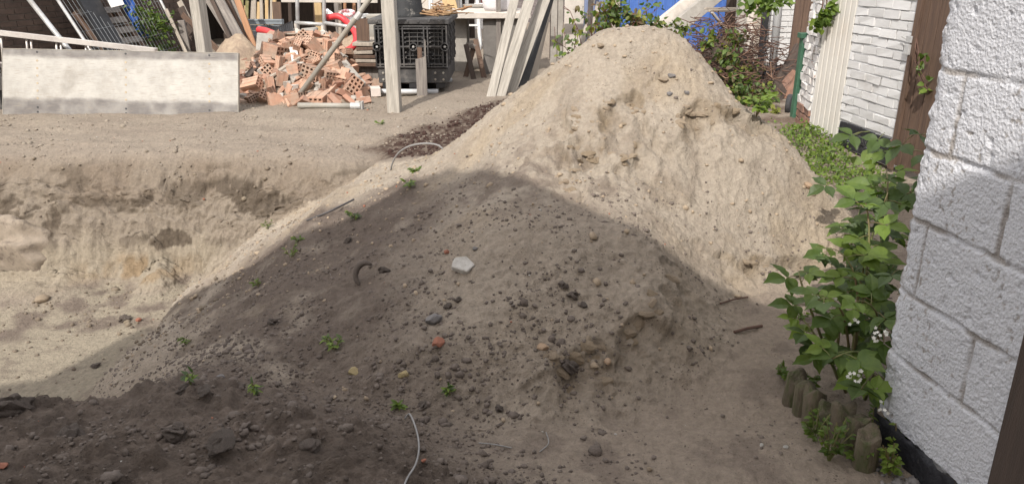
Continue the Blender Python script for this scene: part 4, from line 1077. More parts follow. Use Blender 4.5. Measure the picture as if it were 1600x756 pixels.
# scaffold frame behind
sf = empty("frame_scaffold", D(463, 45, 10.9), "upright galvanised scaffold frame with two legs behind the bricks", "scaffold frame")
o0 = sf.location.copy()
for (x0, y0, d0, x1, y1, d1, nm) in [(463, 44, 10.9, 463, -60, 10.9, "leg"), (505, 47, 10.8, 505, -60, 10.8, "leg"), (461, 36, 10.9, 508, 39, 10.8, "cross_tube"), (506, 36, 10.8, 562, 45, 10.6, "cross_tube"), (560, 42, 11.0, 560, -60, 11.0, "leg")]:
    a, b = D(x0, y0, d0), D(x1, y1, d1)
    if nm == "leg": a.z = 0.0 if y0 > 100 else a.z - .25
    m = MB(); m.tube([a, b], .026, 10); o = m.build(nm, M_STEEL, sf, smooth=True, origin=o0); o.location = (0, 0, 0)
for px, py, dd in ((463, 44, 10.9), (505, 47, 10.8)):
    p = D(px, py, dd); m = MB(); m.lathe([(.09, -.06), (.03, .0), (.028, .06)], 8, None, p); o = m.build("foot", M_CONCPALE, sf, origin=o0); o.location = (0, 0, 0)
# stack of boards with upright brown panel
bd = D(570, 98, 9.9)
for k in range(6):
    zc = .30 + k * .052
    z_lo = Z(bd.x, bd.y)
    p = D(572, 82, 9.9)
    m = MB(); m.box((0, 0, 0), (.26 + random.uniform(-.03, .03), .8, .042), None, 1, .006)
    o = m.build("stacked_board", M_OLDWOOD if k % 2 else M_BROWNWOOD, None, bevel=.004); o.location = (p.x + random.uniform(-.015, .015), 10.2, zc); o.rotation_euler = (0, 0, random.uniform(-.04, .04))
    tag(o, ["rough board, lowest of the short stack left of the black panels", "rough board, second from the bottom of the short stack", "rough board, third from the bottom of the short stack", "rough board, fourth from the bottom of the short stack", "rough board, fifth from the bottom of the short stack", "rough board, topmost of the short stack left of the black panels"][k], "board", "short stack of rough boards")
m = MB(); p = D(572, 100, 9.95); m.box((0, .25, .137), (.34, .6, .274), None, 1, .01); o = m.build("timber_bearer", M_GREYWOOD, None, bevel=.01); o.location = (p.x, 9.95, 0); tag(o, "squat grey timber block carrying the short stack of boards", "timber block")
p = D(567.5, 66, 9.9); m = MB(); m.box((0, 0, .14), (.165, .02, .28)); o = m.build("brown_tile", M_BROWNWOOD, None); o.location = (p.x, 9.9, .592); o.rotation_euler = (-.06, .02, 0); tag(o, "small dark brown tile upright on the short stack of boards", "tile")
# ------------------------------------------------------------------ black plastic panels, standing in a stack
def front_panel_mesh():
    W_, H_, T_ = .88, .50, .10
    back = MB(); back.box((W_ / 2, .085, H_ / 2), (W_, .02, H_))
    rib = MB()
    def vr(x, w=.014, y0=0.0, z0=0, z1=H_): rib.box((x, (y0 + .075) / 2, (z0 + z1) / 2), (w, .075 - y0, z1 - z0 - .004))
    def hr(z, w=.012, y0=0.0): rib.box((W_ / 2, (y0 + .075) / 2 + .001, z), (W_ - .03, .073 - y0, w))
    for x in (.009, .055, .30, .345, .60, .645, .825, .871): vr(x, .016)
    for z in (.010, .04, .46, .49): hr(z, .016)
    hr(.25, .016); hr(.23, .008, .02)
    for z in (.10, .14, .31, .36, .41): hr(z, .008, .035)
    for x in (.13, .20, .42, .52, .72, .77): vr(x, .008, .04)
    for z in (.12, .18, .30, .35, .41):
        for x in (.075, .28, .37, .58, .67, .81): rib.box((x, .03, z), (.018, .03, .018))
    hubs = []
    for x in (.03, .47, .85):
        h = MB(); h.lathe([(.050, -.004), (.050, .03), (.040, .03), (.040, -.004)], 16, Matrix.Rotation(math.pi / 2, 3, 'X'), (x, -.004, .25))
        for k in range(4):
            an = k * math.pi / 4; h.bar((x - .04 * math.cos(an), .002, .25 - .04 * math.sin(an)), (x + .04 * math.cos(an), .002, .25 + .04 * math.sin(an)), .006, .012, (0, 1, 0))
        hubs.append((x, h))
    return back, rib, hubs
sx0 = D(584, 45, 9.3).x
back, rib, hubs = front_panel_mesh()
pl0 = empty("plastic_shutter", (sx0, 9.28, .335), "black ribbed plastic panel with round hubs, frontmost on the stack", "plastic shutter", "black plastic panels on edge")
back.build("sheet", M_BLACKP, pl0); rib.build("ribs", M_DARKP, pl0)
for x, h in hubs:
    hb = h.build("hub", M_DARKP, pl0)
    m = MB(); m.lathe([(.014, .0), (.014, .012), (.006, .014)], 8, Matrix.Rotation(math.pi / 2, 3, 'X'), (x, -.006, .25)); m.build("hub_bolt", M_STEEL, hb)
ords = "second third fourth fifth sixth seventh eighth ninth tenth eleventh".split()
side = MB()
side.box((.44, .045, .25), (.88, .075, .50))
for k in range(5): side.box((.882, .045, .06 + k * .095), (.012, .06, .05))
for k in range(8): side.box((.06 + k * .109, .045, .502), (.04, .05, .012))
sme = side.build("plastic_shutter", M_DARKP, None, bevel=.003); sm_mesh = sme.data; bpy.data.objects.remove(sme)
for k in range(10):
    o = bpy.data.objects.new("plastic_shutter", sm_mesh); C.objects.link(o)
    o.location = (sx0 + random.uniform(-.012, .012), 9.392 + k * .108, .335 + random.uniform(-.008, .008))
    tag(o, "black plastic panel on edge, %s from the front of the stack" % ords[k], "plastic shutter", "black plastic panels on edge")
bp_ = empty("plastic_pallet", (sx0 + .02, 9.31, .08), "black plastic pallet carrying the upright black panels", "pallet")
m = MB(); m.box((.43, .55, .155), (.86, 1.1, .18)); m.build("deck", M_DARKP, bp_, bevel=.008)
for x in (.10, .43, .76):
    m = MB(); m.box((x, .55, .033), (.12, 1.08, .065)); m.build("runner", M_BLACKP, bp_, bevel=.006)
for x in (.06, .22, .52, .70, .80):
    for z in (.11, .19):
        m = MB(); m.lathe([(.014, 0), (.014, .012), (.007, .014)], 8, Matrix.Rotation(math.pi / 2, 3, 'X'), (x, .0, z)); m.build("bolt", M_DIRTYSTEEL, bp_)
pole("plastic_tube", [(sx0 - .05, 9.30, .045), (sx0 + .75, 9.32, .040)], .032, M_PVC, "pale plastic tube lying under the front of the black pallet", "plastic tube")
pole("plastic_tube", [(sx0 + .02, 10.25, .042), (sx0 + .85, 10.25, .042)], .032, M_PVC, "pale plastic tube lying under the back of the black pallet", "plastic tube")
lid = MB(); lid.box((.46, .62, .03), (.98, 1.20, .06))
for k in range(7): lid.box((.08 + k * .125, .016, .03), (.03, .012, .03))
o = lid.build("plastic_slab", M_DARKP, None, bevel=.006); o.location = (sx0 - .04, 9.27, .846); o.rotation_euler = (0, 0, -.02); tag(o, "flat black plastic slab lying on top of the panel stack", "plastic slab")
# upturned tub
p = D(636, 33, 9.75)
tb = empty("mortar_tub", (p.x, 9.8, .907), "black mortar tub upside down on the black stack", "tub")
m = MB(); m.lathe([(.225, .0), (.225, .02), (.205, .025), (.165, .34), (.14, .355), (.0, .355)], 28); m.build("tub_wall", M_BUCKET, tb, smooth=False)
m = MB(); m.lathe([(.225, .001), (.245, .004), (.245, .022), (.226, .022)], 28); m.build("rim", M_BUCKET, tb)
# twigs and rusty scrap on top
random.seed(5)
p = D(682, 27, 9.95); m = MB()
for k in range(90):
    a = Vector((p.x + random.gauss(0, .16), p.y + random.gauss(0, .12), .91 + abs(random.gauss(0, .055))))
    b = a + Vector((random.uniform(-.25, .25), random.uniform(-.1, .1), random.uniform(-.03, .06)))
    b.z = max(b.z, .912); m.tube([a, b], random.uniform(.004, .012), 5)
tag(m.build("twig_heap", mat("rusty_twig", (.25, .13, .065), .85, .4, 12, (.36, .26, .15), 5, .3, 60), None, origin=(p.x, p.y, .91)), "heap of brown twigs and roots on the black slab, beside the tub", "twigs")
# pole with cap, board in front of the stack
p = G(684, 146)
pc = empty("capped_pole", p, "thin grey pole with pale square cap standing before the black stack", "pole")
m = MB(); m.tube([(0, 0, -.02), (0, 0, .72)], .019, 10).lathe([(.035, 0), (.03, .03)], 10); m.build("shaft", M_DIRTYSTEEL, pc)
m = MB(); m.box((0, 0, .755), (.082, .082, .075), None, .92); m.build("cap", M_CONCPALE, pc, bevel=.006)
p = G(660, 152)
bd = empty("plank_offcut", p, "short upright plank offcut with broken top before the black stack", "plank")
m = MB(); m.prism([(-.065, 0), (.065, 0), (.065, .66), (.055, .69), (.045, .48), (-.02, .46), (-.065, .45)], .035); m.build("board", M_GREYWOOD, bd, bevel=.003)
m = MB(); m.box((-.01, -.0, .525), (.055, .028, .13), None, 1, .004); m.build("tenon", M_BROWNWOOD, bd)
bd.rotation_euler = (-.05, 0, .12)

# concrete slab on blocks, with a sack
p = D(776, 60, 11.2)
sl = empty("concrete_bench", (p.x - .02, 11.25, 0), "grey concrete slab lying on a big concrete block", "concrete slab")
m = MB(); m.box((-.10, .15, .84), (1.22, 1.0, .085)); m.build("slab_top", M_CONCPALE, sl, bevel=.008)
m = MB(); m.box((.14, .18, .397), (.62, .85, .793)); m.build("block", M_CONCDARK, sl, bevel=.01)
m = MB(); m.box((-.52, .25, .397), (.22, .6, .793)); m.build("support", M_CONC, sl, bevel=.01)
m = MB(); z_ = .882
pf = [(.19, 0), (.235, .05), (.23, .20), (.20, .34), (.15, .40), (.06, .43), (.0, .43)]
m.lathe(pf, 18); m.v = [(x * (1 + .10 * math.sin(z * 19 + math.atan2(y, x) * 3)), y * .62 * (1 + .10 * math.sin(z * 13 + x * 9)), z) for x, y, z in m.v]
q = D(779, 34, 11.35); o = m.build("sack", M_SACK, None, smooth=True); o.location = (q.x, 11.3, z_); tag(o, "full whitish sack standing on the concrete slab", "sack")
m = MB(); m.lathe([(.05, 0), (.075, .04), (.07, .10), (.03, .14), (0, .15)], 12); o = m.build("cloth_bundle", M_YELLOWWOOD, None, smooth=True); o.location = (q.x + .06, 11.3, z_ + .425); tag(o, "small yellow bundle lying on top of the whitish sack", "bundle")
# rotten boards leaning at its side
for k, (x0, y0, d0, x1, y1, d1, mt, lb_) in enumerate([(741, 124, 10.5, 728, 70, 10.8, M_DARKWOOD, "dark rotten board leaning left against the concrete block"), (757, 118, 10.6, 743, 62, 10.95, M_BROWNWOOD, "brown lath leaning left, nearer the concrete block"), (727, 118, 10.75, 741, 70, 10.95, M_BROWNWOOD, "thin board leaning right beside the black stack")]):
    a, b = D(x0, y0, d0), D(x1, y1, d1); a.z = 0
    beam("leaning_lath", a, b, .07, .025, mt, lb_, "lath", "laths by the concrete block", (0, -1, 0))
beam("cross_lath", D(728, 70, 10.85), D(744, 74, 10.9), .06, .03, M_GREYWOOD, "short grey lath lying across the leaning laths", "lath", "laths by the concrete block", (0, -1, 0))
# planks leaning in the middle
for (xa, ya, xb0, xb1, da, w_, mt, lb_) in [
    (765.5, 158, 804, 0, 9.05, .105, M_PALEWOOD, "whitish plank leaning right, leftmost of the four in mid yard"),
    (780.5, 153, 827, 0, 9.1, .125, M_PALEWOOD, "broad pale plank leaning right, second from the left in mid yard"),
    (796, 147, 855, -12, 9.35, .14, M_PALEWOOD, "weathered pale plank leaning right, third from the left in mid yard"),
    (830, 124, 857, 0, 10.1, .135, M_OLDWOOD, "pale notched plank leaning right, rightmost in mid yard")]:
    a = D(xa, ya, da); b = D(xb0, xb1, da + .42); v = b - a; a = a - v * (a.z / v.z) - v.normalized() * .03
    beam("leaning_plank", a, b + v * .75, w_, .045, mt, lb_, "plank", "pale planks leaning in mid yard", (0, -1, 0))
a = D(812, 140, 9.75); b = D(855, 0, 10.2); v = b - a; a = a - v * (a.z / v.z)
beam("black_gap_filler", a, b + v * .7, .16, .02, M_BLACKP, "black board filling the dark gap between the two right hand pale planks", "sheet", None, (0, -1, 0))  # thin black board that fills the gap between two planks
# the post they lean on stands beyond the top of the picture
a = D(875, -60, 10.9); beam("support_beam", Vector((a.x - .9, a.y, 1.86)), Vector((a.x + .5, a.y, 1.86)), .07, .1, M_GREYWOOD, "grey rail above the leaning pale planks", "rail")
for dx_ in (-.85, .45):
    beam("support_post", Vector((a.x + dx_, a.y + .09, -.02)), Vector((a.x + dx_, a.y + .09, 1.95)), .07, .07, M_GREYWOOD, ("left" if dx_ < 0 else "right") + " grey post carrying the rail above the leaning planks", "post")

# ------------------------------------------------------------------ open shed at the back and the house beyond
shd = empty("open_shed", (-5.0, 14.5, 0), "dark open timber shed at the back of the yard behind the rubble", "shed")
def sp(nm, m, mt, **k):
    o = m.build(nm, mt, shd, origin=shd.location, **k); o.location = (0, 0, 0); return o
m = MB(); m.box((-3.6, 16.6, 1.3), (5.6, .06, 2.6)); sp("back_boards", m, M_SHED)
m = MB(); m.box((-3.6, 15.4, 2.5), (5.8, 2.8, .06)); sp("roof", m, M_SHED)
m = MB(); m.box((-6.4, 15.3, 1.25), (.06, 2.6, 2.5)); sp("side_boards", m, M_SHED)
for x in (-4.95, -3.15, -1.0):
    m = MB(); m.box((x, 14.1, 1.25), (.11, .11, 2.5)); sp("post", m, M_GREYWOOD)
m = MB(); m.box((-3.6, 14.1, 2.42), (5.6, .1, .12)); sp("front_beam", m, M_GREYWOOD)
random.seed(9)
# stakes
for k in range(13):
    px = 372 + k * 4.6 + random.uniform(-1.5, 1.5)
    a = D(px, 36, 12.4); b = D(px + random.uniform(-3, 6), random.uniform(-6, 12), 12.5); a.z -= .25
    beam("wooden_stake", a, b, .05, .04, M_YELLOWWOOD if k % 3 == 0 else mat("mossy_stake_%d" % k, (.18, .17, .07), .85, .3, 9, (.26, .22, .12), 5) if k < 4 else M_OLDWOOD, "rough greenish wooden stake standing in the bundle by the shed", "stake", "bundle of stakes by the shed", (0, -1, 0))
stk = D(398, 40, 12.45); m = MB(); m.box((0, 0, (stk.z - .1) / 2), (.9, .5, stk.z - .1)); o = m.build("timber_crate", M_DARKWOOD, None, bevel=.01); o.location = (stk.x, 12.5, 0); tag(o, "dark timber crate holding the bundle of stakes upright", "crate")
for k in range(3):
    p = D(410, 46 - k * 7, 11.6); z_ = .50 + k * .085
    m = MB(); m.box((0, 0, .036), (.62, .10, .072)).box((0, -.052, .06), (.62, .01, .02)).box((0, -.052, .012), (.62, .01, .02))
    o = m.build("steel_profile", M_GREYSTEEL, None, bevel=.004); o.location = (p.x, 11.6 , z_); o.rotation_euler = (0, 0, -.05)
    tag(o, ["grey blue steel profile, lowest of three on the trestle block", "grey blue steel profile, middle one of three", "grey blue steel profile, topmost of three below the stakes"][k], "steel profile", "grey steel profiles")
p = D(410, 60, 11.6); m = MB(); m.box((0, 0, .25), (.5, .3, .5)); o = m.build("bearer_block", M_CONCDARK, None, bevel=.01); o.location = (p.x, 11.66, 0); tag(o, "dark block carrying the three grey steel profiles", "block")
p = D(427, 30, 11.75); q = D(424, 5, 11.75); beam("brown_board", Vector((p.x, 11.85, 0)), Vector((q.x, 12.0, q.z)), .13, .03, M_BROWNWOOD, "brown board with rounded top leaning beside the stakes", "board", None, (0, -1, 0))
# black grille
gr = empty("black_grille", D(436, 50, 10.9), "curved black plastic grille lying above the red pipe", "grille"); o0 = gr.location.copy()
m = MB(); top, bot = [], []
for k in range(15):
    t = k / 14; p = D(416 + 40 * t, 40 + 5 * math.sin(math.pi * t) - 6 * t, 10.9 + .1 * math.sin(math.pi * t)); q = D(420 + 38 * t, 56 - 3 * t, 10.75)
    top.append(p); bot.append(q)
    bar_ = MB(); bar_.bar(p, q, .022, .010, (0, -1, 0)); bb = bar_.build("bar", M_BLACKP, gr, origin=o0); bb.location = (0, 0, 0)
m.tube(top, .012, 6); o = m.build("top_edge", M_BLACKP, gr, origin=o0); o.location = (0, 0, 0)
m = MB(); m.tube(bot, .012, 6); o = m.build("bottom_edge", M_BLACKP, gr, origin=o0); o.location = (0, 0, 0)
# uprights and odds inside the shed
for (px0, px1, dd, w_, mt, lb_) in [(497, 494, 13.2, .12, M_YELLOWWOOD, "broad yellow board upright in the shed opening, right of the frame leg"), (491, 489, 13.4, .05, M_BROWNWOOD, "narrow red brown upright in the shed left of the yellow board"), (538, 537, 13.2, .045, M_ORANGEWOOD, "thin orange upright in the shed opening"), (552, 551, 13.4, .05, M_ORANGEWOOD, "reddish upright at the right side of the shed opening"), (526, 531, 13.0, .05, M_OLDWOOD, "thin pale lath leaning right inside the shed"), (450, 451, 13.4, .06, M_DARKWOOD, "dark grey post inside the left of the shed")]:
    a = D(px0, 30, dd); b = D(px1, -25, dd); a.z = 0
    beam("shed_upright", a, Vector((b.x, dd + .03, b.z)), w_, .04, mt, lb_, "upright", "uprights in the shed", (0, -1, 0))
for (px, py, dd, sz_, mt, lb_) in [(481, 30, 12.2, (.26, .3, .58), M_CONC, "jagged grey concrete lump behind the scaffold frame"), (518, 40, 12.0, (.4, .3, .42), M_RUBBLE, "earthy lump behind the frame leg"), (528, 46, 11.8, (.5, .3, .40), M_CONCPALE, "pale rubble block under the white battens"), (587, 22, 10.9, (.30, .25, .86), M_DIRTYSTEEL, "tarnished grey metal box left of the tub")]:
    p = D(px, py, dd); m = MB(); m.box((0, 0, sz_[2] / 2), sz_, None, .8, .04 if mt != M_DIRTYSTEEL else .004); o = m.build("yard_lump" if mt != M_DIRTYSTEEL else "metal_box", mt, None, bevel=.015); o.location = (p.x, dd, 0); tag(o, lb_, "lump" if mt != M_DIRTYSTEEL else "box")
beam("top_rail", D(440, 1, 12.9), D(590, 2, 12.9), .06, .06, M_CONCPALE, "pale rail running along the shed front at the top of the view", "rail", None)
# house at the back
hx0, hx1, HY = -3.2, 4.6, 21.0
hb = empty("back_house", (0, HY, 0), "grey brown brick house with white windows behind the yard", "house")
def hp(nm, m, mt, parent=None, **k):
    o = m.build(nm, mt, parent or hb, origin=(0, HY, 0), **k)
    o.location = (0, 0, 0); return o
def brickmat():
    mt = bpy.data.materials.new("house_facade"); mt.use_nodes = True; N, L = mt.node_tree.nodes, mt.node_tree.links
    tc = N.new("ShaderNodeTexCoord"); mp = N.new("ShaderNodeMapping"); mp.inputs["Rotation"].default_value = (R_(90), 0, 0)
    L.new(tc.outputs["Object"], mp.inputs[0]); br = N.new("ShaderNodeTexBrick"); L.new(mp.outputs[0], br.inputs["Vector"])
    br.inputs["Color1"].default_value = (.16, .135, .13, 1); br.inputs["Color2"].default_value = (.12, .10, .10, 1); br.inputs["Mortar"].default_value = (.22, .20, .19, 1)
    br.inputs["Scale"].default_value = 1; br.inputs["Brick Width"].default_value = .22; br.inputs["Row Height"].default_value = .075; br.inputs["Mortar Size"].default_value = .006
    L.new(br.outputs[0], N["Principled BSDF"].inputs["Base Color"]); N["Principled BSDF"].inputs["Roughness"].default_value = .9; return mt
m = MB(); m.box(((hx0 + hx1) / 2, HY + .25, 2.4), (hx1 - hx0, .3, 4.8)); hp("wall", m, brickmat())
def window(px0, px1, zlo, zhi, nm="window"):
    a, b = D(px0, 10, HY), D(px1, 10, HY)
    m = MB(); w_ = .08
    m.box(((a.x + b.x) / 2, HY + .06, zlo + w_ / 2), (b.x - a.x, .10, w_)).box(((a.x + b.x) / 2, HY + .06, zhi - w_ / 2), (b.x - a.x, .10, w_))
    for x in (a.x + w_ / 2, (a.x + b.x) / 2, b.x - w_ / 2): m.box((x, HY + .062, (zlo + zhi) / 2), (w_, .10, zhi - zlo - .16))
    o = hp(nm, m, M_WHITESTEEL)
    m = MB(); m.box(((a.x + b.x) / 2, HY + .085, (zlo + zhi) / 2), (b.x - a.x - .1, .02, zhi - zlo - .1)); hp("pane", m, M_GLASS, o)
    m = MB(); m.box(((a.x + b.x) / 2, HY + .02, zlo - .04), (b.x - a.x + .1, .22, .06)); hp("sill", m, M_WHITESTEEL, o)
window(714, 738, .98, 2.3); window(650, 690, .60, 2.2)
a, b = D(754, 10, HY), D(766, 10, HY)
m = MB(); m.box(((a.x + b.x) / 2 + .06, HY + .07, 1.1), (b.x - a.x + .2, .10, 2.2)); hp("door", m, mat("dark_red_door", (.09, .02, .02), .5, .2, 5))
a, b = D(776, 10, HY), D(800, 10, HY)
m = MB(); m.box(((a.x + b.x) / 2, HY + .07, 1.1), (b.x - a.x, .10, 2.2)); hp("shed_door", m, M_SHED)
for k, px in enumerate((721, 741, 752)):
    p = D(px, 33, 19.0); m = MB(); m.box((0, 0, .30), (.16 + .04 * (k == 1), .25, .60)); o = m.build("white_box", M_WHITEBOARD, None, bevel=.01); o.location = (p.x, 19.0, 0); tag(o, ["white box in front of the house, left of three", "white box in front of the house, middle of three", "white box in front of the house, right of three"][k], "box", "white boxes before the house")
# white trestles with grey planks
for k, (px, lb_) in enumerate([(711, "white steel trestle under the grey planks, left one"), (738, "white steel trestle under the grey planks, right one")]):
    p = D(px, 20, 14.5); t_ = empty("trestle", (p.x, 14.5, 0), lb_, "trestle", "white trestles")
    for sx in (-.14, .14):
        for sy in (-.25, .25):
            m = MB(); m.bar((sx, sy, 0), (sx * .45, sy * .15, 1.5), .045, .045); m.build("leg", M_WHITESTEEL, t_)
    for zz_ in (.45, 1.0):
        m = MB(); m.bar((-.14 * (1 - .37 * zz_) , -.25 * (1 - .57 * zz_) - .02, zz_), (.14 * (1 - .37 * zz_), -.25 * (1 - .57 * zz_) - .02, zz_), .03, .03); m.build("rung", M_WHITESTEEL, t_)
for k, py in enumerate((9, 14)):
    a, b = D(724, py, 14.3), D(776, py, 14.2); beam("scaffold_board", a, b, .20, .045, M_CONC, ["upper grey scaffold board on the white trestles", "lower grey scaffold board on the white trestles"][k], "board", "grey boards on trestles")
a, b = D(725, 60, 13.0), D(700, -4, 13.2); a.z = 0
beam("yellow_beam", a, b + (b - a) * .4, .22, .06, M_YELLOWWOOD, "broad yellow timber leaning left behind the black stack", "beam", None, (0, -1, 0))
for k, (x0, x1) in enumerate([(670, 671), (680, 672)]):
    a, b = D(x0, 20, 13.5), D(x1, -20, 13.5); a.z = 0; pole("grey_prop", [a, b], .03, M_STEEL, ["grey upright tube before the house window", "grey slanting tube before the house window"][k], "tube")
p = D(657, 9, 14.8); m = MB(); m.lathe([(.0, 0), (.13, .03), (.17, .12), (.14, .22), (.05, .28), (0, .29)], 14); o = m.build("white_bucket", M_SACK, None, smooth=True); o.location = (p.x, 14.8, .93); tag(o, "round whitish bundle behind the black tub", "bundle")
m = MB(); m.box((0, 0, .46), (.9, .5, .92)); o = m.build("work_table", M_CONCPALE, None, bevel=.01); o.location = (p.x + .25, 14.85, 0); tag(o, "pale work block carrying the round bundle", "block")

# ------------------------------------------------------------------ right of the middle: panels, blue boards, beams
def upright(name, px0, px1, pybot, dd, ztop, mt, label, cat, thick=.04, group=None, z0=0.0):
    a, b = D(px0, pybot, dd), D(px1, pybot, dd)
    m = MB(); m.box(((b.x - a.x) / 2, thick / 2, (ztop + z0) / 2), (b.x - a.x, thick, ztop - z0), None, 1, .003)
    o = m.build(name, mt, None, bevel=.004); o.location = (a.x, dd, 0); return tag(o, label, cat, group)
upright("pale_screen", 882, 912, 30, 12.2, 2.3, M_CONCPALE, "plain pale grey panel standing left of the blue boards", "panel")
upright("grey_board", 861, 871, 30, 12.4, 1.05, M_CONC, "grey board upright left of the pale panel, left one", "board", .03, "grey boards by the pale panel")
upright("grey_board", 872, 880, 30, 12.4, 1.05, M_CONC, "grey board upright left of the pale panel, right one", "board", .03, "grey boards by the pale panel")
upright("dark_screen", 860, 881, 10, 12.9, 2.3, M_SHED, "dark panel behind the grey boards", "panel")
for k, (x0, x1, y0, y1, w_) in enumerate([(918, 927, 34, -2, .07), (928, 935, 38, 4, .06)]):
    a, b = D(x0, y0, 11.4), D(x1, y1, 11.8); v = b - a; a = a - v * (a.z / v.z)
    beam("leaning_lath", a, b + v * (.3 if k == 0 else 0), w_, .03, M_OLDWOOD, ["longer pale lath leaning on the blue boards", "shorter pale lath leaning on the blue boards"][k], "lath", "laths on the blue boards", (0, -1, 0))
bw = empty("blue_wall", (1.4, 12.0, 0), "bright blue painted board wall behind the sand pile", "wall")
x = D(913, 20, 12.0).x
xe = D(953, 20, 12.0).x
m = MB()
while x < xe: m.box((x + .05, 12.05, 1.3), (.096, .03, 2.6), None, 1, .003); x += .1
o = m.build("greyed_boards", mat("faded_blue", (.15, .19, .32), .7, .2, 6, (.20, .23, .33), 4, .3, 30, stretch=(9, 9, 1)), bw, origin=bw.location); o.location = (0, 0, 0)
m = MB(); m.box((D(961, 20, 11.9).x, 11.96, 1.3), (.14, .1, 2.6)); o = m.build("post", M_OLDWOOD, bw, origin=bw.location); o.location = (0, 0, 0)
m = MB(); x = D(969, 20, 12.0).x; xe = D(1126, 20, 12.0).x
while x < xe: m.box((x + .07, 12.05, 1.3), (.134, .03, 2.6), None, 1, .003); x += .14
o = m.build("boards", M_BLUE, bw, origin=bw.location); o.location = (0, 0, 0)
# leaning concrete beams
for k, (dx_, mt, lb_) in enumerate([(0, M_CONCPALE, "pale concrete beam leaning steeply over the pile top, upper one"), (1, M_CONC, "grey concrete beam leaning beside the pale one, lower one")]):
    a, b = D(1036 + 22 * dx_, 38 + 4 * dx_, 10.4 - .12 * dx_), D(1083 + 26 * dx_, 0, 10.75 - .12 * dx_)
    v = b - a; a = a - v * (a.z / v.z) * .45
    a2 = Vector((a.x, a.y, a.z)); beam("concrete_beam", a2, b + v * 1.6, .19, .14, mt, lb_, "beam", "leaning concrete beams", (0, -1, 0))
    if k == 0:
        m = MB(); m.box((0, 0, a2.z / 2 - .04), (.9, .5, a2.z - .02), None, .9, .02); o = m.build("block_stack", M_CONCDARK, None, bevel=.01); o.location = (a2.x + .1, a2.y, 0); tag(o, "dark concrete block under the foot of the leaning beams", "block")
# tumbledown dark hut
ht = empty("dark_hut", (3.5, 11.5, 0), "dark gap of a tumbledown hut right of the blue boards", "hut")
def hq(nm, m, mt, **k):
    o = m.build(nm, mt, ht, origin=ht.location, **k); o.location = (0, 0, 0)
m = MB(); m.box((D(1140, 20, 12.2).x, 12.3, 1.3), (1.0, .05, 2.6)); hq("back_boards", m, M_SHED)
for k, (px, w_) in enumerate([(1137, .06), (1147, .05), (1142, .04)]):
    m = MB(); m.box((D(px, 20, 11.9).x, 11.9, 1.0), (w_, .04, 2.0)); hq("upright", m, M_DARKWOOD)
m = MB(); p = D(1143, 40, 11.7); m.box((p.x, 11.7, .42), (.22, .05, .84)); hq("low_board", m, M_BROWNWOOD)
for k, (x0, y0, x1, y1) in enumerate([(1102, 14, 1153, 14), (1108, 18, 1152, 17)]):
    beam("grey_stick", D(x0, y0, 10.0), D(x1, y1, 10.6), .035, .03, M_OLDWOOD, ["upper grey stick poking out left of the concrete posts", "lower grey stick poking out left of the concrete posts"][k], "stick", "grey sticks by the posts")
beam("grey_stick", D(1112, 20, 9.6), D(1140, 55, 9.7), .04, .03, M_OLDWOOD, "pale stick sloping down into the brush pile", "stick", "grey sticks by the posts")
# concrete posts, black gap, white wall with downpipe, brown boards
for k, (xt, xb, yb, dd, w_, mt) in enumerate([(1160, 1151, 118, 9.9, .115, M_CONC), (1171, 1162, 122, 9.95, .11, M_CONCPALE), (1183, 1173, 126, 9.95, .115, M_OLDWOOD)]):
    a = D(xb, yb, dd); b = D(xt, 0, dd + .02); v = b - a; a = a - v * (a.z / v.z)
    beam("fence_post", a, b + v * .8, w_, .09, mt, ["grey upright post, leftmost of three beside the brush pile", "paler upright post, middle of three beside the brush pile", "streaked upright post, rightmost of three beside the brush pile"][k], "post", "upright posts by the brush pile", (0, -1, 0))
upright("black_gap_filler", 1183, 1192, 110, 10.15, 2.6, M_BLACKP, "black board standing in for the dark gap between the upright posts and the white wall", "board")  # black board added where only a dark gap shows
ww = empty("white_wall", D(1200, 124, 10.5), "sunlit white brick wall corner with damaged edge behind the green pipe", "wall"); o0 = Vector((ww.location.x, 10.5, 0)); ww.location = o0
def wq(nm, m, mt, **k):
    o = m.build(nm, mt, ww, origin=o0, **k); o.location = (0, 0, 0)
xa, xb = D(1190, 100, 10.5).x, D(1252, 100, 10.5).x
m = MB(); m.box(((xa + xb) / 2, 10.66, 1.35), (xb - xa, .2, 2.7)); wq("core", m, M_PAINT)
m = MB(); brick_courses(m, (xa, 10.56), (xb, 10.56), .20, 2.7, (0, -1, 0), .21, .065, .009, .014, .003); wq("painted_bricks", m, M_PAINT, bevel=.003)
m = MB(); brick_courses(m, (xa, 10.56), (xb, 10.56), .0, .20, (0, -1, 0), .21, .065, .009, .014, .003); wq("black_base", m, M_TAR)
m = MB()
random.seed(3)
for k in range(9): m.box((xa - .02 + random.uniform(-.02, .02), 10.55, .25 + k * .075), (.10, .06, .06), None, 1, .012)
wq("broken_edge", m, M_BARE, bevel=.006)
a, b = D(1205, 132, 10.36), D(1214, 0, 10.40)
pole("drain_tube", [Vector((a.x, 10.38, 0)), Vector((b.x - .02, 10.38, 2.6))], .05, M_PVC, "pale grey drain tube running down the sunlit white wall", "drain tube")
bdx0, bdx1 = D(1236, 60, 9.7).x, D(1262, 60, 9.7).x
bb = empty("brown_boarding", (bdx0, 9.7, 0), "brown vertical boarding behind the green pipe", "boarding")
m = MB(); x = 0
while x < bdx1 - bdx0 + .35: m.box((x + .055, .015 + random.uniform(0, .006), 1.3), (.106, .025, 2.6)); x += .11
m.build("boards", M_BROWNWOOD, bb, bevel=.002)
a, b = D(1205, 160, 8.75), D(1246, 88, 9.35); v = b - a; a = a - v * (a.z / v.z)
beam("dark_plank", a, b + v * .15, .20, .05, M_DARKWOOD, "thick dark weathered plank leaning right against brown boards", "plank", None, (0, -1, 0))
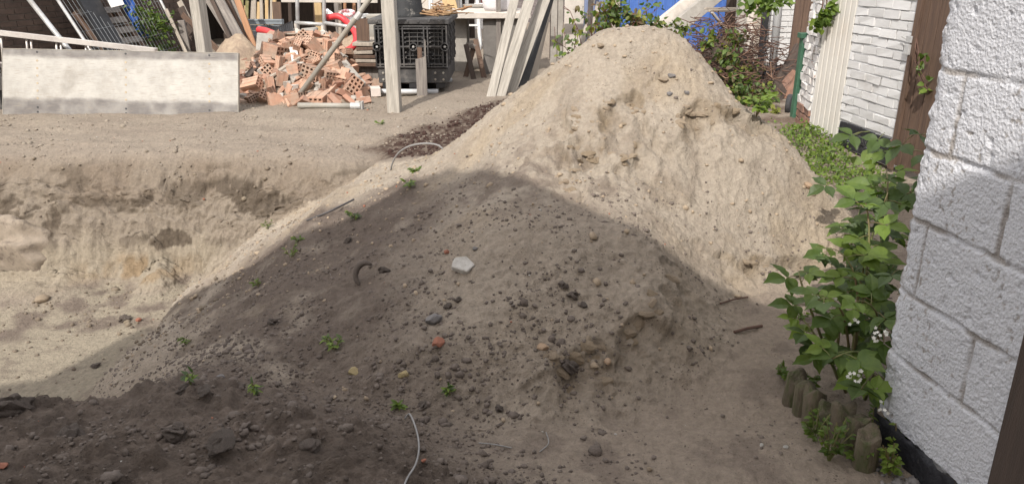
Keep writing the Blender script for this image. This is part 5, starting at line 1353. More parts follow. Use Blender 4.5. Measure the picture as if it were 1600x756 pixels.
p = D(1222, 165, 8.85); m = MB(); m.prism([(-.17, 0), (.13, 0), (.16, .05), (.14, .32), (.10, .36), (-.02, .22), (-.15, .08)], .05); o = m.build("rusty_plate", M_BARE, None, bevel=.004); o.location = (p.x + .03, 8.95, 0); o.rotation_euler = (-.15, 0, 0); tag(o, "reddish brown plate leaning behind the small black wheel", "plate")
p = G(1231, 178)
wl = empty("small_wheel", p + Vector((0, 0, .105)), "small black wheel standing at the foot of the green pipe", "wheel")
Mx = Matrix.Rotation(R_(62), 3, 'Z') @ Matrix.Rotation(math.pi / 2, 3, 'X')
m = MB(); m.lathe([(.070, -.022), (.098, -.026), (.108, -.012), (.108, .012), (.098, .026), (.070, .022)], 24, Mx); m.build("tyre", M_RUBBER, wl, smooth=True)
m = MB(); m.lathe([(.018, -.03), (.03, -.02), (.072, -.012), (.072, .012), (.03, .02), (.018, .03)], 20, Mx); m.build("rim", M_DARKP, wl)
# green pipe with grey elbow
m0 = Vector((2.955, 7.74, 0))
gp = empty("green_downpipe", m0, "dark green downpipe at the corner of the white brick pier", "downpipe")
m = MB(); m.box((0, 0, .42), (.085, .085, .84)); m.build("square_pipe", M_GREENPIPE, gp, bevel=.006)
m = MB(); m.box((0, 0, .855), (.13, .12, .05)); m.build("collar", M_GREENPIPE, gp, bevel=.004)
ge = empty("grey_elbow_pipe", m0 + Vector((0, 0, .80)), "pale grey plastic elbow pipe feeding the green downpipe", "pipe")
m = MB(); m.tube([(.0, -.03, .0), (.02, -.09, .03), (.03, -.16, .07), (.02, -.21, .14), (.0, -.22, .26), (-.0, -.22, 1.6)], .042, 14); m.build("bend", M_PVC, ge, smooth=True)
m = MB(); m.tube([(.0, -.22, .30), (.0, -.22, .38)], .050, 14); m.build("socket", M_PVC, ge)
# ------------------------------------------------------------------ plants
def add_leaf(m, base, d, n, ln, wd, curl=.25, fold=.2, seg=4):
    """ovate leaf from base along d, facing n"""
    d = Vector(d).normalized(); n = Vector(n); n = (n - d * n.dot(d)); n = n.normalized() if n.length > 1e-4 else d.orthogonal().normalized()
    s = d.cross(n)
    prof = [0.0, .62, 1.0, .78, .42, 0.0] if seg >= 5 else [0.0, .85, .90, .45, 0.0]
    k_ = len(prof) - 1
    b0 = len(m.v); f = []
    for i, w in enumerate(prof):
        t = i / k_
        c = base + d * (ln * (t - .12 * curl * t * t)) - n * (curl * ln * t * t * .6)
        up = n * (fold * wd * w * .5)
        e = .04 * wd * (1 if i % 2 else -1)
        m.v += [tuple(c + s * (wd * .5 * w + e * (0 < i < k_)) + up), tuple(c), tuple(c - s * (wd * .5 * w + e * (0 < i < k_)) + up)]
    for i in range(k_):
        a = b0 + i * 3
        m.f += [(a, a + 3, a + 4, a + 1), (a + 1, a + 4, a + 5, a + 2)]
def rv(s=1.0): return Vector((random.gauss(0, s), random.gauss(0, s), random.gauss(0, s)))
def compound(ml, ms, base, d, n, size, lobes=3):
    """stalk with three or five leaflets"""
    d = Vector(d).normalized(); n = (Vector(n) - d * Vector(n).dot(d)).normalized(); s = d.cross(n)
    st = base + d * size * .55 - n * size * .04
    ms.tube([base, base + d * size * .3 + n * size * .03, st], size * .018, 4)
    add_leaf(ml, st + d * size * .10, d + rv(.08), n + rv(.12), size * random.uniform(.85, 1.0), size * random.uniform(.55, .66), random.uniform(.15, .5), random.uniform(.1, .4), 5)
    for sg in (-1, 1):
        add_leaf(ml, st, d * .30 + s * sg + rv(.08), n + rv(.15), size * .78, size * .50, random.uniform(.15, .5), random.uniform(.1, .4), 5)
        if lobes == 5: add_leaf(ml, st - d * size * .04, -d * .25 + s * sg + rv(.08), n + rv(.15), size * .55, size * .36, .3, .25, 5)
def plant(name, loc, label, cat, group=None): return empty(name, loc, label, cat, group)
def part(m, nm, mt, root, smooth=False):
    if not m.v: return None
    return m.build(nm, mt, root, smooth=smooth)

# tall bramble beside the block shed
random.seed(17)
bb_ = plant("raspberry_bush", (1.40, 2.62, 0), "leafy green bramble with white blossom against the block shed", "bush")
ml, md, mlt, ms = MB(), MB(), MB(), MB()
canes = []
def cane(p0, p1, p2, r=.006):
    pts = [Vector(p0).lerp(Vector(p1), t).lerp(Vector(p1).lerp(Vector(p2), t), t) for t in np.linspace(0, 1, 9)]
    ms.tube(pts, [r * (1 - .6 * i / 8) for i in range(9)], 6); canes.append(pts); return pts
o_ = Vector((1.40, 2.62, 0))
# main upright canes: (foot, bend, tip) in world then moved to the bush
main = [((1.34, 2.58, .02), (1.36, 2.60, .6), tuple(D(1352, 318, 2.70))), ((1.30, 2.50, .02), (1.31, 2.5, .5), tuple(D(1310, 392, 2.55))), ((1.45, 2.75, .02), (1.5, 2.8, .7), tuple(D(1385, 268, 3.05))),
        ((1.38, 2.8, .02), (1.42, 3.0, .7), tuple(D(1375, 300, 3.1))), ((1.28, 2.55, .02), (1.05, 2.5, .45), tuple(D(1248, 425, 2.62))), ((1.3, 2.5, .02), (1.2, 2.4, .5), tuple(D(1275, 470, 2.42))),
        ((1.33, 2.42, .02), (1.28, 2.3, .35), tuple(D(1300, 560, 2.2))), ((1.27, 2.45, .02), (1.1, 2.4, .3), tuple(D(1255, 500, 2.5))), ((1.36, 2.5, .02), (1.34, 2.35, .4), tuple(D(1350, 470, 2.3))), ((1.4, 2.7, .02), (1.36, 2.7, .5), tuple(D(1360, 400, 2.55))),
        ((1.5, 2.9, .02), (1.55, 3.1, .6), tuple(D(1410, 300, 3.2))), ((1.32, 2.4, .02), (1.27, 2.25, .3), tuple(D(1345, 610, 2.14)))]
for a, b, c in main: cane(Vector(a) - o_, Vector(b) - o_, Vector(c) - o_, .0065)
camdir = Vector((-.42, -.85, .55))
for ci, pts in enumerate(canes):
    hgt = pts[-1].z
    nl = 8 if hgt > .6 else 7
    for k in range(nl):
        t = .25 + .75 * k / (nl - 1); i = min(int(t * 8), 7); p = pts[i].lerp(pts[i + 1], t * 8 - i)
        ang = k * 2.4 + ci
        d = Vector((math.cos(ang) * .9 - (.25 if p.z < .5 else -.05), math.sin(ang) * .7 - .35, .25 - .5 * (1 - t)))
        n = Vector((0, -.15, 1)) + camdir * .35 + rv(.2)
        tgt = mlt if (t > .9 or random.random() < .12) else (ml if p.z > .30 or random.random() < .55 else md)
        compound(tgt, ms, p, d, n, random.uniform(.080, .118) * (.72 if t > .95 else 1), 5 if random.random() < .35 else 3)
# fill, deeper and darker growth
for k in range(70):
    u_, v_ = random.random(), random.random()
    w = Vector((1.26 + .30 * u_, 2.28 + .75 * v_, .10 + .62 * random.random() ** .8)) - o_
    if w.z > .55 and w.x < -.1: continue
    if w.z < .30 and w.x < -.07: continue
    compound(ml if random.random() < .25 else md, ms, w, Vector((random.gauss(-.4, .6), random.gauss(-.35, .6), random.gauss(-.05, .35))), Vector((0, -.1, 1)) + camdir * .4 + rv(.25), random.uniform(.065, .100), 3)
for k in range(26):
    yq = random.uniform(2.7, 3.5); w = Vector((random.uniform(1.48, 1.75) + (yq - 2.7) * .22, yq, random.uniform(.4, 1.0))) - o_
    compound(md if random.random() < .7 else ml, ms, w, Vector((random.gauss(-.3, .6), random.gauss(-.3, .6), random.gauss(0, .3))), Vector((0, 0, 1)) + camdir * .3 + rv(.25), random.uniform(.09, .13), 3)
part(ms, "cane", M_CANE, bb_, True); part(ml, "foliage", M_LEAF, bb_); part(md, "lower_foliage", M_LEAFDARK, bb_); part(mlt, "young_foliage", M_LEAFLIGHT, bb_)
for px, py, dd, nfl in [(1369, 523, 2.2, 11), (1330, 587, 2.13, 8), (1342, 592, 2.12, 7), (1335, 500, 2.3, 4), (1247, 455, 2.5, 5), (1270, 465, 2.5, 6), (1300, 470, 2.42, 4), (1376, 640, 2.06, 5)]:
    c0 = D(px, py, dd) - o_; m = MB(); mc = MB()
    for k in range(nfl):
        fcn = c0 + rv(.011 if nfl < 10 else .016)
        nn = Vector((-.3, -.9, .5)) + rv(.35)
        t1 = nn.orthogonal().normalized(); t2 = nn.cross(t1).normalized()
        for q in range(5):
            an = q * 1.2566 + random.random() * .3; add_leaf(m, fcn, t1 * math.cos(an) + t2 * math.sin(an) + nn.normalized() * .25, nn, .0072, .0062, .2, .1)
    m.build("blossom", M_PETAL, bb_)

# leaf clusters on twigs: used for ivy, vine and brush
def cluster(root, boxes, n, size, mats, wts, ndir=(0, -.5, .8), stem=None, shape=.62):
    buckets = [MB() for _ in mats]
    for k in range(n):
        c, r = random.choices(boxes, [b[2] if len(b) > 2 else 1 for b in boxes])[0][:2]
        p = Vector(c) + Vector((random.gauss(0, .5) * r[0], random.gauss(0, .5) * r[1], random.gauss(0, .5) * r[2]))
        if p.z < .015: p.z = random.uniform(.015, .06)
        i = random.choices(range(len(mats)), wts)[0]
        s_ = size * random.uniform(.6, 1.25)
        add_leaf(buckets[i], p, rv(1) + Vector((0, -.3, -.35)), Vector(ndir) + rv(.45), s_, s_ * shape, random.uniform(0, .5), random.uniform(0, .4))
    for b, mt, nm in zip(buckets, mats, ("foliage", "dark_foliage", "yellow_foliage", "more_foliage")):
        if b.v: b.build(nm, mt, root)
# brush pile
random.seed(23)
bpc = Vector((2.62, 9.35, 0))
br = plant("brush_pile", bpc, "brown heap of cut twigs and dead vines right of the sand pile", "brush pile")
m = MB(); m2 = MB()
for k in range(1100):
    a = random.uniform(0, 6.28); r = math.sqrt(random.random()); zz_ = random.random() ** .8 * .98 * math.sqrt(max(0, 1 - r * r)) 
    p = Vector((math.cos(a) * r * .80, math.sin(a) * r * .60, zz_ + .01))
    t = Vector((random.gauss(0, 1), random.gauss(0, .7), random.gauss(0, .30))); t.normalize()
    L1 = random.uniform(.08, .32); q = p + t * L1; q.z = max(q.z, .01); mid = p.lerp(q, .5) + rv(.03); mid.z = max(mid.z, .01)
    (m if random.random() < .8 else m2).tube([p, mid, q], random.uniform(.0025, .007), 4, False)
m.build("dead_twig", M_STEMBROWN, br); m2.build("bleached_twig", M_TWIG, br)
heap("leaf_mould", (bpc.x, bpc.y + .12, 0), .68, .45, .72, M_DARKWOOD, "dark rotting mass under the cut twigs", "leaf mould", 401)
bx = []
for px, py, dd, r in [(1140, 110, 8.9, .16), (1155, 135, 8.8, .2), (1175, 160, 8.6, .2), (1150, 60, 9.0, .12), (1130, 85, 8.9, .12), (1110, 60, 8.9, .1), (1190, 165, 8.4, .15), (1145, 155, 8.6, .2), (1165, 115, 9.2, .18), (1195, 148, 8.8, .14)]:
    p = D(px, py, dd); bx.append((p, (r, r * .8, r), r))
iv = plant("climbing_ivy", (3.0, 8.7, 0), "green ivy trailing over the brush pile and down its right foot", "ivy")
cluster(iv, bx, 980, .075, [M_LEAF, M_LEAFDARK, M_LEAFYELLOW, M_LEAFRED], [.38, .27, .13, .22])
m = MB()
for px, py, dd in [(1163, 95, 8.9), (1150, 70, 8.9), (1175, 120, 8.7), (1190, 150, 8.5), (1140, 120, 8.7), (1130, 140, 8.6)]:
    q = D(px, py, dd); p = Vector((q.x + random.uniform(-.2, .2), q.y + .2, 0)); m.tube([p - Vector(iv.location), (p + (q - p) * .6 + rv(.06)) - Vector(iv.location), q - Vector(iv.location)], .007, 5)
for b in iv.children: b.location = -Vector(iv.location)
m.build("stem", M_STEMBROWN, iv)
# bramble behind the crest
random.seed(29)
M_REDCANE = mat("red_cane", (.13, .052, .042), .6, .25, 12, bump=.2)
bl_ = plant("bramble", (1.05, 8.3, 0), "straggly bramble with red brown canes behind the crest of the sand", "bramble")
m = MB(); tips = []
def arc(p0, p1, lift, r=.007):
    p0, p1 = Vector(p0), Vector(p1); P_ = []
    for k in range(9):
        t = k / 8; P_.append(p0.lerp(p1, t) + Vector((0, 0, lift * 4 * t * (1 - t))) + rv(.012))
    mm = MB(); mm.tube([p - Vector(bl_.location) for p in P_], [r * (1 - .6 * k / 8) for k in range(9)], 5); mm.build('cane', M_REDCANE, bl_); return P_
allp = []
for px, py, dd in [(880, 10, 8.0), (868, 70, 7.6), (900, 45, 7.9), (870, 90, 7.2), (905, 20, 8.1), (940, 8, 8.3), (965, 15, 8.2), (990, 20, 8.3), (1010, 5, 8.4), (1030, 8, 8.4), (960, 2, 8.2), (925, 30, 8.2), (1050, 40, 8.3), (1065, 45, 8.3), (1015, 12, 8.1), (885, 60, 7.6), (955, -15, 8.3), (1000, 30, 8.3)]:
    q = D(px, py, dd); allp.append((px, arc((random.uniform(.65, 1.25), random.uniform(8.1, 8.5), 0), q, random.uniform(.02, .2))))
for k in range(16):
    px, P_ = random.choice(allp); s = random.choice(P_[4:]); m.tube([s - Vector(bl_.location), s + Vector((random.gauss(0, .15), random.gauss(0, .1), random.uniform(0, .14))) - Vector(bl_.location)], .003, 4)
m.build("side_twigs", M_REDCANE, bl_)
bx = []
for px, P_ in allp:
    for p in P_[4:]: bx.append((p, (.07, .06, .06), 1.0 if px > 930 else .38))
for px, py, r in [(955, 25, .14), (965, 32, .16), (985, 36, .14), (1000, 34, .12), (1012, 36, .12), (975, 22, .12), (1065, 45, .10), (955, 8, .1), (1030, 40, .08), (945, 42, .09)]:
    bx.append((D(px, py, 8.3), (r * 1.1, r * .8, r * .7), 5))
cluster(bl_, bx, 900, .072, [M_LEAF, M_LEAFDARK, M_LEAFYELLOW, M_LEAFRED], [.42, .17, .26, .15])
for b in bl_.children:
    if "foliage" in b.name: b.location = -Vector(bl_.location)
# vine leaves hanging at the top
for (bxs, nn, lb_, stemto) in [
    ([((1172, 6, 8.6), .13), ((1185, 14, 8.6), .12), ((1195, 4, 8.6), .10), ((1215, 3, 8.5), .08), ((1232, 2, 8.5), .06)], 130, "fresh green vine leaves hanging at the top over the posts", (1190, -60, 8.7)),
    ([((1290, 15, 6.95), .07), ((1282, 30, 6.95), .07), ((1278, 42, 6.95), .05), ((1300, 5, 6.9), .07), ((1292, 28, 6.9), .05)], 70, "dark green vine tuft hanging beside the ribbed door", (1300, -60, 7.0)),
    ([((1440, 98, 5.55), .030), ((1446, 125, 5.5), .022), ((1436, 108, 5.5), .02), ((1449, 142, 5.5), .02)], 20, "small vine sprig growing on the brown gate", (1432, 60, 5.62))]:
    bs_ = [(D(*a), (r, r * .7, r), r) for a, r in bxs]
    t_ = D(*stemto); vr_ = plant("vine", t_, lb_, "vine")
    cluster(vr_, bs_, nn, .085 if nn > 30 else .065, [M_LEAF, M_LEAFLIGHT], [.6, .4], shape=.8)
    for b in vr_.children: b.location = -t_
    m = MB()
    for c, r, w_ in bs_: m.tube([(0, 0, 0), (c - t_) * .5 + rv(.02), c - t_], .004, 5)
    m.build("stem", M_STEMBROWN, vr_)
# shrub behind the fence
p = D(236, 66, 10.9); sh = plant("leafy_shrub", (p.x, 11.0, 0), "dark green shrub in the shade behind the right end of the fence", "shrub")
cluster(sh, [((0, 0, .45), (.32, .25, .30), 1), ((.12, -.05, .70), (.22, .2, .22), 1), ((-.1, 0, .85), (.15, .15, .15), .5)], 420, .08, [M_LEAF, M_LEAFDARK, M_LEAFLIGHT], [.4, .5, .1])
m = MB()
for k in range(6): m.tube([(random.uniform(-.05, .05), 0, 0), (random.uniform(-.2, .2), random.uniform(-.1, .1), .7)], .008, 5)
m.build("stem", M_STEMBROWN, sh)
# ground cover by the garage
random.seed(31)
gc_l, gc_d = MB(), MB()
for k in range(2900):
    t = random.random(); p0 = Vector((2.72, 7.0, 0)).lerp(Vector((2.55, 5.35, 0)), t)
    p = p0 + Vector((random.gauss(0, .16), random.gauss(0, .10), 0)); 
    dd_ = (p - N0).dot(nW)
    if dd_ < .02: continue
    clump = .5 + .5 * math.sin(p.x * 13 + 1) * math.sin(p.y * 9) 
    if random.random() > .35 + .65 * clump: continue
    p.z = Z(p.x, p.y) + random.random() * (.03 + .11 * clump)
    s_ = random.uniform(.022, .045)
    add_leaf(gc_l if random.random() < .45 else gc_d, p, rv(1) + Vector((0, 0, .4)), Vector((-.1, -.4, 1)) + rv(.4), s_, s_ * .6, .3, .2)
root = plant("ground_cover", (0, 0, 0), "bright green weeds growing along the foot of the white garage wall", "weeds")
gc_l.build("foliage", M_LEAFLIGHT, root); gc_d.build("dark_foliage", M_LEAF, root); root["kind"] = "stuff"
# little weeds
def weed(p, r, h, n, label, size=.03, mts=(None, None), narrow=.35, group="small weeds in the sand"):
    w = plant("weed", p, label, "weed", group)
    a, b = MB(), MB(); ms = MB()
    for k in range(max(3, n // 7)):
        an = random.uniform(0, 6.28); tip = Vector((math.cos(an) * r * random.random(), math.sin(an) * r * random.random(), h * random.uniform(.5, 1)))
        ms.tube([(0, 0, -.01), tip * .5 + Vector((0, 0, h * .1)), tip], .0018, 4)
        for q in range(7):
            t = random.uniform(.25, 1); s_ = size * random.uniform(.6, 1.2)
            add_leaf(a if random.random() < .6 else b, tip * t, Vector((math.cos(an + random.gauss(0, 1)), math.sin(an + random.gauss(0, 1)), random.uniform(-.1, .7))), Vector((0, -.4, 1)) + rv(.3), s_, s_ * narrow, .4, .2)
    a.build("foliage", mts[0] or M_LEAF, w); b.build("light_foliage", mts[1] or M_LEAFLIGHT, w); ms.build("stem", M_CANE, w)
    return w
random.seed(41)
for px, py, r, h, n, lb_, nar in [(418, 358, .06, .08, 40, "spiky pale green weed on the sunny slope by the pit", .2), (455, 403, .07, .08, 40, "small feathery weed on the shadow edge of the slope", .3), (404, 447, .04, .05, 24, "tiny weed in the shade low on the pit side slope", .35), (467, 378, .03, .03, 14, "very small sprout above the feathery weed", .4),
    (556, 343, .08, .06, 40, "dark green weed on the ridge at the shadow edge", .35), (641, 295, .05, .06, 30, "small round weed high on the ridge, near the hose", .5), (648, 268, .04, .03, 20, "bright little weed below the grey hose loop", .55), (522, 548, .055, .06, 44, "flat dark green weed on the shaded near slope", .4), (703, 618, .03, .05, 26, "pale upright weed on the near dark soil", .4),
    (290, 540, .03, .05, 20, "thin weed on the shaded lower flank", .3), (298, 600, .025, .05, 14, "faint weed at the crest of the dark mound", .3), (400, 612, .02, .04, 10, "single sprout on the crest of the dark mound", .3), (622, 637, .02, .02, 10, "tiny sprout beside the grey cable", .4), (1250, 500, .03, .04, 16, "little weed at the foot of the bramble", .45), (595, 195, .04, .03, 14, "tiny green weed on the trodden soil behind the pit", .5)]:
    weed(hit(px, py), r, h, n, lb_, .032 if py > 300 else .04, (M_LEAFDARK if "dark" in lb_ else None, None), nar)
for px, py, r, h, n, lb_, mt in [(1255, 620, .07, .10, 120, "dense small leaved weed beside the mossy logs", None), (1272, 690, .05, .14, 60, "tall thin weed in front of the mossy logs", None), (1295, 720, .06, .15, 70, "tall thin weed near the foot of the last log", None), (1388, 742, .05, .12, 90, "bright small leaved weed at the black base of the shed", M_LEAFLIGHT), (1398, 712, .03, .12, 50, "upright weed sprouting against the black base", M_LEAFLIGHT), (1340, 725, .05, .10, 60, "low weed between the logs and the black base", None), (1362, 690, .04, .12, 50, "leafy weed squeezed beside the last log", None), (1225, 590, .05, .04, 50, "creeping weed left of the mossy logs", None), (1180, 184, .12, .16, 60, "tuft of pale grass at the foot of the ivy", M_LEAFLIGHT), (1215, 178, .08, .06, 40, "yellow green weed near the small wheel", M_LEAFYELLOW)]:
    weed(hit(px, py), r, h, n, lb_, .026 if py > 300 else .06, (mt, mt or M_LEAF), .6, "weeds by the walls")
# ------------------------------------------------------------------ log edging, stones, cables, crumbs
random.seed(51)
for k in range(7):
    t = k / 6; a = Vector((1.065, 2.44, 0)).lerp(Vector((1.135, 1.99, 0)), t)
    r = random.uniform(.034, .040); h = random.uniform(.12, .165) - .03 * (k == 3); a.z = Z(a.x, a.y) - .02
    m = MB(); m.lathe([(r, -.10), (r * 1.02, 0), (r, h * .6), (r * .99, h - .004), (r * .94, h), (r * .5, h + .002), (0, h - .004)], 18)
    m.v = [(x * (1 + .05 * math.sin(3 * math.atan2(y, x) + k)), y * (1 + .05 * math.cos(2 * math.atan2(y, x) + k)), z + (.010 * math.sin(x * 90 + k) + .012 * math.sin(y * 70 + 2 * k) if z > h * .9 else 0)) for x, y, z in m.v]
    o = m.build("edging_log", M_LOG, None, smooth=True); o.location = a; o.rotation_euler = (random.gauss(0, .05), random.gauss(-.03, .04), 0)
    tag(o, "mossy brown log stump, %s in the row of edging from the back" % "first second third fourth fifth sixth seventh".split()[k], "log", "edging logs by the bramble")

def rock_mesh(name, mt, seed, flat=(1, 1, .7), sub=2, rough=.22, cut=.72):
    import bmesh
    bm = bmesh.new(); bmesh.ops.create_icosphere(bm, subdivisions=sub, radius=1.0)
    rs = np.random.default_rng(seed); ph = rs.uniform(0, 10, 3)
    co = np.array([v.co for v in bm.verts])
    n_ = fbm(co[:, 0] + ph[0], co[:, 1] + co[:, 2] * 1.3 + ph[1], .8, 3, seed)
    pl = rs.normal(size=(7, 3)); pl /= np.linalg.norm(pl, axis=1)[:, None]
    for v, nn in zip(bm.verts, n_):
        c = np.array(v.co); s_ = 1 + rough * nn
        for q in pl:
            dq = c.dot(q) * s_
            if dq > cut: s_ *= cut / dq
        v.co = Vector((c * s_ * np.array(flat)).tolist())
    me = bpy.data.meshes.new(name); bm.to_mesh(me); bm.free(); me.materials.append(mt)
    return me
def stone(name, px, py, size, mt, label, cat="stone", flat=(1, .9, .65), seed=0, rough=.22, sink=.35, group=None, rz=None, smooth=False):
    p = hit(px, py); me = rock_mesh(name, mt, seed + 500, flat, (4 if name == 'clod' else 3) if size > .025 else 3, rough, .95 if name == 'clod' else .72)
    if smooth: me.shade_smooth()
    o = new_obj(name, me); o.scale = (size, size, size); o.location = p + Vector((0, 0, size * flat[2] * (1 - sink) * .6)); o.rotation_euler = (random.gauss(0, .2), random.gauss(0, .2), random.uniform(0, 6) if rz is None else rz)
    return tag(o, label, cat, group)
STONES = [("stone", 678, 503, .040, M_STONEG, "blue grey stone bedded in the shaded slope below the plaster chunk"), ("stone", 742, 392, .016, M_STONEG, "dark grey pebble standing just right of the plaster chunk"),
 ("brick_fragment", 698, 395, .017, M_STONEO, "small orange brick chip just left of the plaster chunk"), ("brick_fragment", 684, 538, .029, M_STONEO, "reddish brick fragment with a sandy side on the shaded slope"),
 ("stone", 553, 583, .025, M_STONEY, "squarish yellow stone on the near shaded slope"), ("stone", 632, 588, .026, M_STONEY, "sandy yellow stone right of the squarish yellow one"),
 ("stone", 847, 546, .026, M_STONET, "orange tan stone at the near foot of the slope"), ("stone", 866, 560, .028, M_SANDLUMP, "rounded pale sandy stone right of the orange tan one"), ("stone", 950, 571, .020, M_STONET, "brownish stone half buried right of the dark clod"),
 ("clod", 891, 577, .036, M_STONED, "black jagged clod under the ledge at the near foot"), ("clod", 18, 645, .070, M_STONED, "large dark rounded clod at the left edge on the near mound"), ("clod", 112, 684, .034, M_STONED, "dark flat clod left on the near mound"), ("clod", 275, 680, .034, M_STONED, "brownish black clod in the middle of the near mound"),
 ("clod", 350, 700, .036, M_STONED, "broad dark clod lower on the near mound"), ("clod", 485, 700, .028, M_STONED, "pointed dark clod right of the broad one on the near mound"), ("clod", 660, 636, .018, M_STONED, "small black clod right of the grey cable top"), ("clod", 285, 612, .024, M_STONED, "dark wedge of turf on the crest of the near mound"), ("clod", 320, 615, .022, M_STONED, "dark slab of turf beside the wedge on the mound crest"),
 ("clod", 425, 505, .022, M_STONED, "dark clod on the shaded flank left of the flat weed"), ("clod", 545, 378, .020, M_STONED, "dark clod on the ridge below the dark green weed"), ("clod", 700, 480, .018, M_STONED, "brown clod above the blue grey stone"), ("clod", 716, 470, .016, M_STONED, "black pebble like clod right above the blue grey stone"), ("clod", 600, 425, .026, M_STONED, "greyish clod in the dark streak of the slope"), ("clod", 780, 640, .018, M_STONED, "small loose clod on the near flat ground"), ("clod", 895, 465, .024, M_STONED, "grey brown clod in the middle of the lobe"), ("clod", 912, 478, .018, M_STONED, "dark clod right of the grey brown one on the lobe"), ("clod", 880, 447, .020, M_STONED, "flat dark clod above the grey brown one"),
 ("stone", 1262, 292, .036, M_STONET, "orange tinged stone on the right flank of the sunlit sand"), ("stone", 1036, 128, .032, M_SANDLUMP, "flat sandy lump high on the sunlit face"), ("stone", 938, 74, .028, M_SANDLUMP, "pale lump near the left of the crest"), ("stone", 1046, 150, .022, M_STONEG, "grey pebble on the upper sunlit face, left of two"), ("stone", 1073, 147, .022, M_STONEG, "grey pebble on the upper sunlit face, right of two"), ("stone", 1050, 122, .025, M_STONEG, "brown pebble beside the flat sandy lump"),
 ("brick_fragment", 217, 501, .025, M_STONEO, "bright orange brick chip on the pit floor by the slope"), ("stone", 66, 470, .055, M_SANDLUMP, "pale round lump at the foot of the pit wall"), ("clod", 195, 500, .05, M_STONED, "flat dark clod on the pit floor left of the brick chip"), ("clod", 150, 573, .030, M_STONED, "dark stone alone on the sunlit pit floor"), ("brick_fragment", 5, 728, .015, M_STONEO, "small orange chip in the lower left corner"), ("brick_fragment", 662, 728, .010, M_STONEO, "tiny orange chip beside the grey cable"), ("stone", 1190, 696, .010, M_PLASTER, "white pebble on the flat ground near the logs"), ("stone", 1228, 700, .010, M_PLASTER, "second white pebble nearer the logs"), ("stone", 1015, 735, .012, M_SANDLUMP, "pale pebble on the bare near ground"), ("stone", 345, 590, .016, M_STONEG, "pale grey pebble on the dark flank")]
for k, (nm, px, py, s_, mt, lb_) in enumerate(STONES):
    stone(nm, px, py, s_, mt, lb_, {"clod": "soil clod", "stone": "stone", "brick_fragment": "brick chip"}[nm], (1, .85, .6) if nm != "clod" else (1, .9, .7), k, .22 if nm != "clod" else .75, .35 if nm != "clod" else .6)
# crusts of caked sand that stand out along the broken ledges
CR = [rock_mesh("sand_crust", M_SANDLUMP, 700 + k, (1, .75, .45), 3, .45) for k in range(6)]
M_CRUSTO = mat("ochre_crust", (.30, .225, .145), .95, .22, 22, (.36, .29, .215), 9, .9, 60)
CR += [rock_mesh("sand_crust", M_CRUSTO, 720 + k, (1, .75, .5), 3, .45) for k in range(3)]
random.seed(61); n_c = 0
for li, (pts, depth, width) in enumerate(LEDGES):
    L_tot = sum(math.hypot(b[0] - a[0], b[1] - a[1]) for a, b in zip(pts[:-1], pts[1:])); cnt = min(18, int(L_tot / .035) + 3)
    for k in range(cnt):
        if n_c >= 98: break
        t = random.random() * (len(pts) - 1); i = min(int(t), len(pts) - 2); f = t - i
        x = pts[i][0] * (1 - f) + pts[i + 1][0] * f + random.gauss(0, .035); y = pts[i][1] * (1 - f) + pts[i + 1][1] * f + random.gauss(-.01, .03)
        sx_, sy_, sz_ = surface(np.array([x]), np.array([y])); s_ = random.uniform(.014, .034) * (1.1 if li in (4, 5) else .9)
        o = bpy.data.objects.new("sand_crust", random.choice(CR)); C.objects.link(o); o.parent = SANDPILE
        o.location = (sx_[0], sy_[0], sz_[0] - s_ * .22); o.rotation_euler = (R_(38) + random.gauss(0, .3), random.gauss(0, .3), random.gauss(0, .6)); o.scale = (s_ * random.uniform(.9, 1.6), s_, s_); n_c += 1
# block of firm soil standing out of the foot of the pit wall
p = D(22, 402, 5.72); me = rock_mesh("soil_block", mat("firm_soil", (.285, .238, .188), .95, .2, 9, (.17, .138, .11), 4, .9, 45, thr=(.5, .62)), 777, (1, .55, .85), 5, .5); me.shade_smooth()
o = new_obj("soil_block", me); o.location = (p.x - .06, 5.90, -.80); o.scale = (.42, .42, .42); tag(o, "rounded block of firm soil jutting from the pit wall at the left edge", "soil block")
# plaster chunk
p = hit(724, 421); m = MB(); m.prism([(-.05, -.02), (.02, -.045), (.052, -.005), (.03, .02), (.012, .040), (-.035, .035), (-.046, .012)], .030, Matrix.Rotation(R_(-58), 3, 'X')); o = m.build("plaster_chunk", M_PLASTER, None, bevel=.004); o.location = p + Vector((0, -.005, .018)); tag(o, "broken white plaster chunk lying on the shaded slope", "plaster chunk")
# root-like curved lump
p = hit(566, 440); m = MB(); pts = [Vector((.05 * math.cos(a_), .02 * math.sin(a_), .055 * math.sin(a_))) for a_ in np.linspace(1.0, 4.2, 10)]
m.tube(pts, [.006, .010, .013, .015, .015, .015, .014, .013, .010, .006], 10); o = m.build("curved_root", M_STONED, None, smooth=True); o.location = p + Vector((.02, -.0, .03)); tag(o, "thick curved piece of root sticking out of the dark slope", "root")
